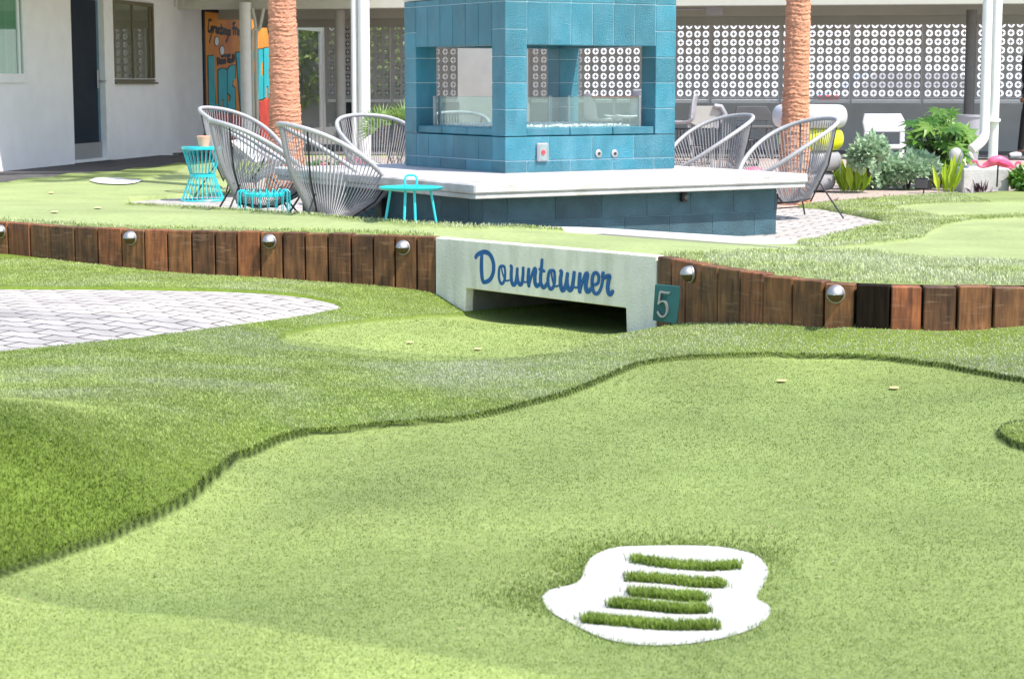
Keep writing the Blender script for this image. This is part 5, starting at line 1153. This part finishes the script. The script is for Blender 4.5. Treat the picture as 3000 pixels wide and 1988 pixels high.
# ------------------------------------------------------------------ pink flamingos
def flamingo(c,sc_,flip,label,legs=True):
    t=thing('flamingo',c,label,'flamingo ornament','pink plastic flamingos'); X=lambda p:np.array([p[0]*flip,p[1],p[2]])*sc_
    sp_=sp([X((.46,0,.40)),X((.32,0,.49)),X((.14,0,.55)),X((-.02,0,.54)),X((-.12,0,.47)),X((-.20,0,.42)),X((-.28,0,.405)),X((-.36,0,.43)),X((-.395,0,.49)),X((-.42,0,.535)),X((-.47,0,.54)),X((-.52,0,.515))],5)
    rr=np.interp(np.linspace(0,1,len(sp_)),[0,.09,.2,.3,.38,.45,.6,.75,.82,.9,.95,1],[.012,.062,.118,.112,.064,.036,.026,.025,.027,.036,.033,.018])*sc_
    m=MB(); m.tube(sp_,rr,14); m.build('body','pink',t,smooth=True)
    for sgn in (-1,1):
        w_=MB(); w_.tube(sp([X((.04,sgn*.09,.52)),X((.15,sgn*.11,.50)),X((.28,sgn*.09,.45)),X((.42,sgn*.04,.40))],4),np.array([.03,.04,.05,.055,.055,.05,.05,.045,.04,.03,.022,.014,.008])*sc_,8); w_.build('wing','pinkd',t,smooth=True)
    b=MB(); b.tube(sp([X((-.515,0,.518)),X((-.555,0,.485)),X((-.57,0,.44))],4),np.linspace(.019,.004,9)*sc_,8); b.build('beak','beak',t,smooth=True)
    if legs:
        for s_ in (-.03,.03): l=MB(); l.tube([X((.08,s_,.46)),X((.07,s_,-.05))],.006,6); l.build('leg','steel',t)
    return t
a,b_=AY(2840,440,20.3),AY(2950,440,20.3); w_=b_[0]-a[0]; s_=w_/.86
zb=AY(2900,484,20.3)[2]
flamingo((a[0]+.56*s_,20.25,zb-.44*s_),s_,1,'pink plastic flamingo bending its neck over the concrete plinth')
a=AY(2935,490,20.2); flamingo((AY(2962,490,21.2)[0]-.28*.45,21.2,AY(2960,490,21.2)[2]-.42*.45),.45,-1,'second pink flamingo, only its neck and head showing past the plinth')
flamingo((AY(2218,480,20.8)[0],20.8,AY(2200,490,20.8)[2]-.36),.55,-1,'pink flamingo seen through the cords of the chair by the slab end')
flamingo((AY(1022,450,21.5)[0],21.5,AY(1022,460,21.5)[2]-.40),.60,1,'pink flamingo behind the nearest corded chair')
# ------------------------------------------------------------------ garden spotlights
def spot(c,rz,m_,label):
    t=thing('spotlight',c,label,'garden light','garden spotlights in the bed',rz=rz)
    m=MB(); m.tube([(0,0,-.05),(0,0,.06)],.008,8); m.build('stake','dark',t)
    m=MB(); m.box((0,-.01,.10),(.16,.10,.12),bev=.012); m.build('housing',m_,t)
    m=MB(); m.box((0,-.064,.10),(.13,.01,.09),bev=.003); m.build('lens','darkgrey',t)
spot(P(2806,556,-.02),.4,'lightgrey','grey garden spotlight beside the plinth'); spot(P(2842,556,-.02),0,'lightgrey','second grey garden spotlight touching the plinth'); spot(P(2706,566,-.02),-.6,'dark','dark garden spotlight below the silvery shrub')
# ------------------------------------------------------------------ breezeway furniture
def shell_chair(x,y,z,rz,label,m_='whitepl',h=.46,wide=.5,group='white plastic chairs in the breezeway'):
    t=thing('plastic_chair',(x,y,z),label,'chair',group,rz=rz); k=9; v=[];f=[]
    prof=[(.24,h),(.10,h-.015),(-.10,h-.01),(-.19,h+.02),(-.235,h+.12),(-.25,h+.28),(-.275,h+.42)]
    pr=sp([np.array([a,0,b]) for a,b in prof],4)
    for i,p in enumerate(pr):
        w_=wide*(1 if i<16 else 1-.25*((i-16)/8)**2); 
        for j in range(k): q=j/(k-1)*2-1; v.append((p[0]+.03*q*q*(1 if i>14 else 0),q*w_/2,p[2]+.03*q*q*(1 if i<=14 else 0)))
    for i in range(len(pr)-1):
        for j in range(k-1): f.append((i*k+j,i*k+j+1,(i+1)*k+j+1,(i+1)*k+j))
    m=MB(); m.add(v,f); o=m.build('seat_shell',m_,t,smooth=True); s=o.modifiers.new('t','SOLIDIFY'); s.thickness=.018
    for a in (-1,1):
        for b in (-1,1): l=MB(); l.tube([(.12*a-.02,.14*b,h-.02),(.2*a-.02,.2*b,0)],.012,8); l.build('leg','chrome' ,t,smooth=True)
    return t
def hole_chair(x,y,z,rz,label,m_,h,top):
    """stackable chair: trapezoid back panel over an open gap, flat legs that run up into the frame"""
    t=thing('stack_chair',(x,y,z),label,'chair',None,rz=rz)
    m=MB(); m.prism([(-.25,top-.22),(-.19,top-.22),(.19,top-.22),(.25,top-.22),(.27,top-.12),(.20,top),(-.26,top),(-.28,top-.1)],(0,.20,0),(1,0,0),Z,(0,1,0),.03); m.build('backrest',m_,t,bevel=.008)
    m=MB(); m.box((0,0,h),(.48,.44,.045),bev=.012); m.build('seat',m_,t)
    for s_ in (-1,1):
        l=MB(); l.prism([(-.025,0),(.03,0),(.03,top-.2),(-.03,top-.2)],(s_*.225,.205,0),(1,0,0),Z,(0,1,0),.03); l.build('leg',m_,t,bevel=.006)
        l=MB(); l.prism([(-.025,0),(.03,0),(.03,h-.02),(-.03,h-.02)],(s_*.225,-.21,0),(1,0,0),Z,(0,1,0),.03); l.build('leg',m_,t,bevel=.006)
    return t
Yc=23.6; z_=lambda v:AY(2600,v,Yc)[2]; hole_chair(AY(2607,400,Yc)[0],Yc,-.02,.12,'white plastic chair with an open back standing behind the silvery shrub','whitepl',z_(425),z_(334)+.02)
Yc=29.5; hole_chair(AY(2213,400,Yc)[0],Yc,0,.05,'dark grey backed chair between the two right hand corded chairs','darkgrey',AY(2200,372,Yc)[2],AY(2200,312,Yc)[2])
shell_chair(AY(1830,300,29.8)[0],29.8,0,math.radians(200),'white shell chair seen through the right window of the fire pit','whitepl',.62,.55)
shell_chair(AY(1765,300,30.6)[0],30.6,0,math.radians(20),'white shell chair turned the other way behind the pit window','whitepl',.55,.5)
shell_chair(AY(1990,300,28.5)[0],28.5,0,math.radians(170),'grey shell bar chair just right of the fire pit','lightgrey',.56,.6)
t=thing('bar_table',(AY(1800,300,30.2)[0],30.2,0),'small table with a brown edged top between the white shell chairs','table'); zt=AY(1800,281,30.2)[2]
m=MB(); m.box((0,0,zt-.02),(.7,.6,.035),bev=.006); m.build('table_top',mat('table_brown',(.12,.035,.02),.5),t); m=MB(); m.tube([(0,0,.02),(0,0,zt-.04)],.03,12); m.build('pedestal','chrome',t,smooth=True); m=MB(); m.lathe([(.24,0),(.24,.015),(.03,.03)],24); m.build('foot','chrome',t,smooth=True)
# angular lounge arm and wire baskets
q=lambda u,v,Y=29.0:AY(u,v,Y)
t=thing('lounger',q(2070,400)*np.array([1,1,0]),'grey lounge seat with a bent light arm right of the fire pit','lounge chair')
m=MB(); pts=[(2030,312),(2112,312),(2128,328),(2108,352),(2100,372),(2060,378),(2025,360)]; fo_=q(2070,340); pp=[(q(u,v)-fo_) for u,v in pts]; m.prism([(p[0],p[2]) for p in pp],fo_,(1,0,0),Z,(0,1,0),.5); m.build('seat','lowwall',t,world=True)
m=MB(); m.tube([q(2092,311)-np.array([0,.02,0]),q(2112,313)-np.array([0,.02,0]),q(2124,334)-np.array([0,.02,0]),q(2108,354)-np.array([0,.02,0]),q(2095,375)-np.array([0,.02,0])],.04,8); m.build('arm','lightgrey',t,world=True,smooth=True)
for x_ in (2040,2100): m=MB(); m.tube([q(x_,370),q(x_,440)*np.array([1,1,0])],.02,6); m.build('leg','steel',t,world=True)
def basket(u,Y,zt,r,label):
    c=np.array([AY(u,400,Y)[0],Y,0]); t=thing('wire_basket',c,label,'basket','dark wire baskets')
    for z in (.01,zt*.5,zt): MB().tube([np.array([r*math.cos(a),r*math.sin(a),z]) for a in np.linspace(0,6.283,24,endpoint=False)],.008,5,closed=True).build('hoop','dark',t)
    m=MB()
    for i in range(18): a=6.283*i/18; m.tube([(r*math.cos(a),r*math.sin(a),0.01),(r*math.cos(a),r*math.sin(a),zt)],.006,4)
    m.build('wires','dark',t)
basket(2183,27.0,.36,.19,'dark wire basket table between the two right hand corded chairs'); basket(2020,27.5,.5,.3,'large dark wire basket right of the fire pit')
# white planter pot behind the post
t=thing('planter',(AY(2838,400,25.5)[0],25.5,-.0),'white tapered planter half hidden by the glossy bush','planter'); zt=AY(2838,336,25.5)[2]
MB().lathe([(.11,0),(.17,zt-.03),(.185,zt-.03),(.185,zt),(.165,zt),(.155,zt-.05),(0,zt-.06)],30,cap=False).build('pot','lightgrey',t,smooth=True)
m=MB(); m.lathe([(.15,zt-.045),(0,zt-.04)],20,cap=False); m.build('soil_fill','soil',t)
# round pale stone by the flamingo
t=MB(); t.lathe([(.0,-.16),(.10,-.14),(.15,-.05),(.155,.03),(.12,.12),(.05,.16),(0,.165)],24,cap=False); c=AY(2820,460,20.9); o=t.build('garden_stone','slab',smooth=True,label='pale rounded stone behind the flamingo head',cat='stone'); o.location=Vector([float(c[0]),21.2,float(c[2])]); o.scale=(.5,.4,.55)
mm=MB(); mm.lathe([(.05,-.0),(.05,float(c[2])-.1)],10); 
# ------------------------------------------------------------------ person at the right edge
YQ=30.0; fz_=0.0; pc=AY(2988,420,YQ); H=AY(2990,137,YQ)[2]; k=H/1.50   # k scales a figure with shoulders at 1.50
px0=float(AY(3000,300,YQ)[0])+.10
t=thing('person',(px0,YQ,0),'person in black shirt, shorts and leggings walking at the right edge','person',rz=math.radians(185))
def skin(name,chains,m_,lv=2):
    """connected joints with radii grown into one continuous surface"""
    vs_=[];es=[];rs=[];key={}
    for ch in chains:
        pr_=None
        for p,r in ch:
            kk=tuple(np.round(p,4))
            if kk not in key: key[kk]=len(vs_); vs_.append(tuple(np.asarray(p)*k)); rs.append(r if hasattr(r,'__len__') else (r,r))
            if pr_ is not None: es.append((pr_,key[kk]))
            pr_=key[kk]
    me=bpy.data.meshes.new(name); me.from_pydata(vs_,es,[]); o=bpy.data.objects.new(name,me); COL.objects.link(o); o.parent=t
    sk=o.modifiers.new('skin','SKIN'); ss=o.modifiers.new('sub','SUBSURF'); ss.levels=lv; ss.render_levels=lv
    for i,r in enumerate(rs): me.skin_vertices[0].data[i].radius=(r[0]*k,r[1]*k)
    me.skin_vertices[0].data[0].use_root=True; sk.use_smooth_shade=True; me.materials.append(M_[m_]); return o
pel=((0,0,.95),(.13,.10))
def armc(s,sw): return [((0,0,1.40),(.12,.09)),((0,s*.17,1.43),.055),((sw*.25,s*.215,1.27),.046),((sw*.5-.02,s*.235,1.12),.040),((sw+.02,s*.235,.97),.033),((sw+.06,s*.235,.86),.026),((sw+.075,s*.233,.82),.030)]
def legc(s,sw): return [pel,((0,s*.09,.88),.088),((sw*.45,s*.095,.66),.074),((sw*.7,s*.10,.48),.054),((sw*.75,s*.10,.36),.056),((sw*.9,s*.10,.20),.042),((sw,s*.10,.08),.034),((sw+.09,s*.105,.035),.034),((sw+.17,s*.11,.03),.025)]
body=[ [pel,((0,0,1.08),(.115,.085)),((0,0,1.25),(.135,.095)),((0,0,1.40),(.12,.09)),((.01,0,1.50),.055),((.025,0,1.57),.056),((.035,0,1.64),(.075,.085)),((.03,0,1.71),(.078,.095)),((.025,0,1.77),.05)], armc(1,.10),armc(-1,-.08),legc(1,.16),legc(-1,-.14)]
bo=skin('body',body,'skin')
for s,sw in ((1,.10),(-1,-.08)):   # fingers
    w0=np.array([sw+.075,s*.233,.82])
    for j in range(4): skin('finger',[[(w0,.014),(w0+np.array([.012+.016*(j-1.5),s*.004,-.045]),.0095),(w0+np.array([.018+.016*(j-1.5),-s*.006,-.08+.006*abs(j-1.5)]),.0085)]],'skin',1)
    skin('thumb',[[(w0,.014),(w0+np.array([.035,-s*.014,-.02]),.011),(w0+np.array([.045,-s*.018,-.055]),.0095)]],'skin',1)
skin('shirt',[[((0,0,.98),(.15,.118)),((0,0,1.08),(.135,.105)),((0,0,1.25),(.152,.112)),((0,0,1.40),(.14,.108)),((.005,0,1.475),(.09,.07))],[((0,0,1.40),(.14,.108)),((0,.155,1.435),.066)],[((0,0,1.40),(.14,.108)),((0,-.155,1.435),.066)]],'cloth')
skin('shorts',[[((0,0,1.0),(.15,.12)),((0,0,.93),(.155,.125)),((.01,.095,.86),.105),((.16*.45,.1,.62),.098)],[((0,0,.93),(.155,.125)),((-.01,-.095,.86),.105),((-.14*.45,-.1,.62),.098)]],'cloth')
for s,sw in ((1,.16),(-1,-.14)):
    skin('legging',[[((sw*.36,s*.094,.72),.084),((sw*.5,s*.096,.62),.079),((sw*.7,s*.10,.48),.060),((sw*.75,s*.10,.36),.062),((sw*.9,s*.10,.20),.048),((sw,s*.10,.10),.041)]],'cloth')
    skin('shoe',[[((sw-.03,s*.10,.05),.05),((sw+.06,s*.105,.045),.046),((sw+.16,s*.11,.035),.036)]],'whitepl')
skin('hair',[[((.0,0,1.79),(.07,.085)),((-.02,0,1.73),(.085,.095)),((-.04,0,1.65),(.06,.075))]],'hair')
skin('nose',[[((.10,0,1.70),.012),((.122,0,1.672),.014)]],'skin',1)
for s in (-1,1): skin('ear',[[((.03,s*.083,1.71),.014),((.025,s*.09,1.675),.012)]],'skin',1)
# ------------------------------------------------------------------ unseen shade caster added over the putting course (throws the broad band of half shade)
HC=4.6
def up(p): return np.array(p)+SUN/SUN[2]*(HC-p[2])
a0_,a1_=hitL(-250,903),hitL(1650,1046); d_=unit(a1_-a0_); b0_,b1_=hitL(0,1730),hitL(1700,1990)
e_=unit(b1_-b0_); q=[up(a0_-d_*2),up(a1_+d_*7),up(b1_+e_*5),up(b0_-e_*2)]
t=thing('shade_helper',np.mean(q,0)*np.array([1,1,0]),'added unseen half-clear sheet on four posts that shades the putting course','added shade caster')
ml_=bpy.data.materials.new('shade_helper_mat'); ml_.use_nodes=True; N=ml_.node_tree.nodes; Lk=ml_.node_tree.links; o_=N['Material Output']; pb=N['Principled BSDF']; pb.inputs['Base Color'].default_value=(.55,.55,.5,1); tr=N.new('ShaderNodeBsdfTransparent'); mx=N.new('ShaderNodeMixShader')
# opacity shaped to deepen the shade: denser along the near edge, most at left
tcs=N.new('ShaderNodeTexCoord'); cen=np.mean(q,0)*np.array([1,1,0]); n_=np.array([d_[1],-d_[0],0])
def dotn(v):
    k_=N.new('ShaderNodeVectorMath'); k_.operation='DOT_PRODUCT'; k_.inputs[1].default_value=tuple(float(c) for c in v); Lk.new(tcs.outputs['Object'],k_.inputs[0]); return k_.outputs['Value']
def rng_(s_,a,b,c,d):
    k_=N.new('ShaderNodeMapRange'); k_.interpolation_type='SMOOTHSTEP'; k_.inputs[1].default_value=float(a); k_.inputs[2].default_value=float(b); k_.inputs[3].default_value=c; k_.inputs[4].default_value=d; Lk.new(s_,k_.inputs[0]); return k_.outputs[0]
near=float((q[2]-cen)@n_); P1=float((up(hitL(150,1600))-cen)@d_); P2=float((up(hitL(1200,1650))-cen)@d_)
near_edge=rng_(dotn(n_),near-2.0,near-.5,0.,1.); lft=rng_(dotn(d_),P1,P2,.72,.2)
mu1=N.new('ShaderNodeMath'); mu1.operation='MULTIPLY_ADD'; Lk.new(near_edge,mu1.inputs[0]); Lk.new(lft,mu1.inputs[1]); mu1.inputs[2].default_value=.26; Lk.new(mu1.outputs[0],mx.inputs[0])
Lk.new(tr.outputs[0],mx.inputs[1]); Lk.new(pb.outputs[0],mx.inputs[2]); Lk.new(mx.outputs[0],o_.inputs[0])
m=MB(); m.add([x for x in q],[(0,1,2,3)]); m.build('shade_helper_sheet',ml_,t,world=True)
for x in q:
    e=(x-np.mean(q,0))*np.array([1,1,0]); f_=x+unit(e)*.6
    m=MB(); m.tube([np.array([f_[0],f_[1],-.6]),np.array([f_[0],f_[1],HC+.1])],.05,10); m.build('post','greypost',t,world=True)  # posts of the added shade caster
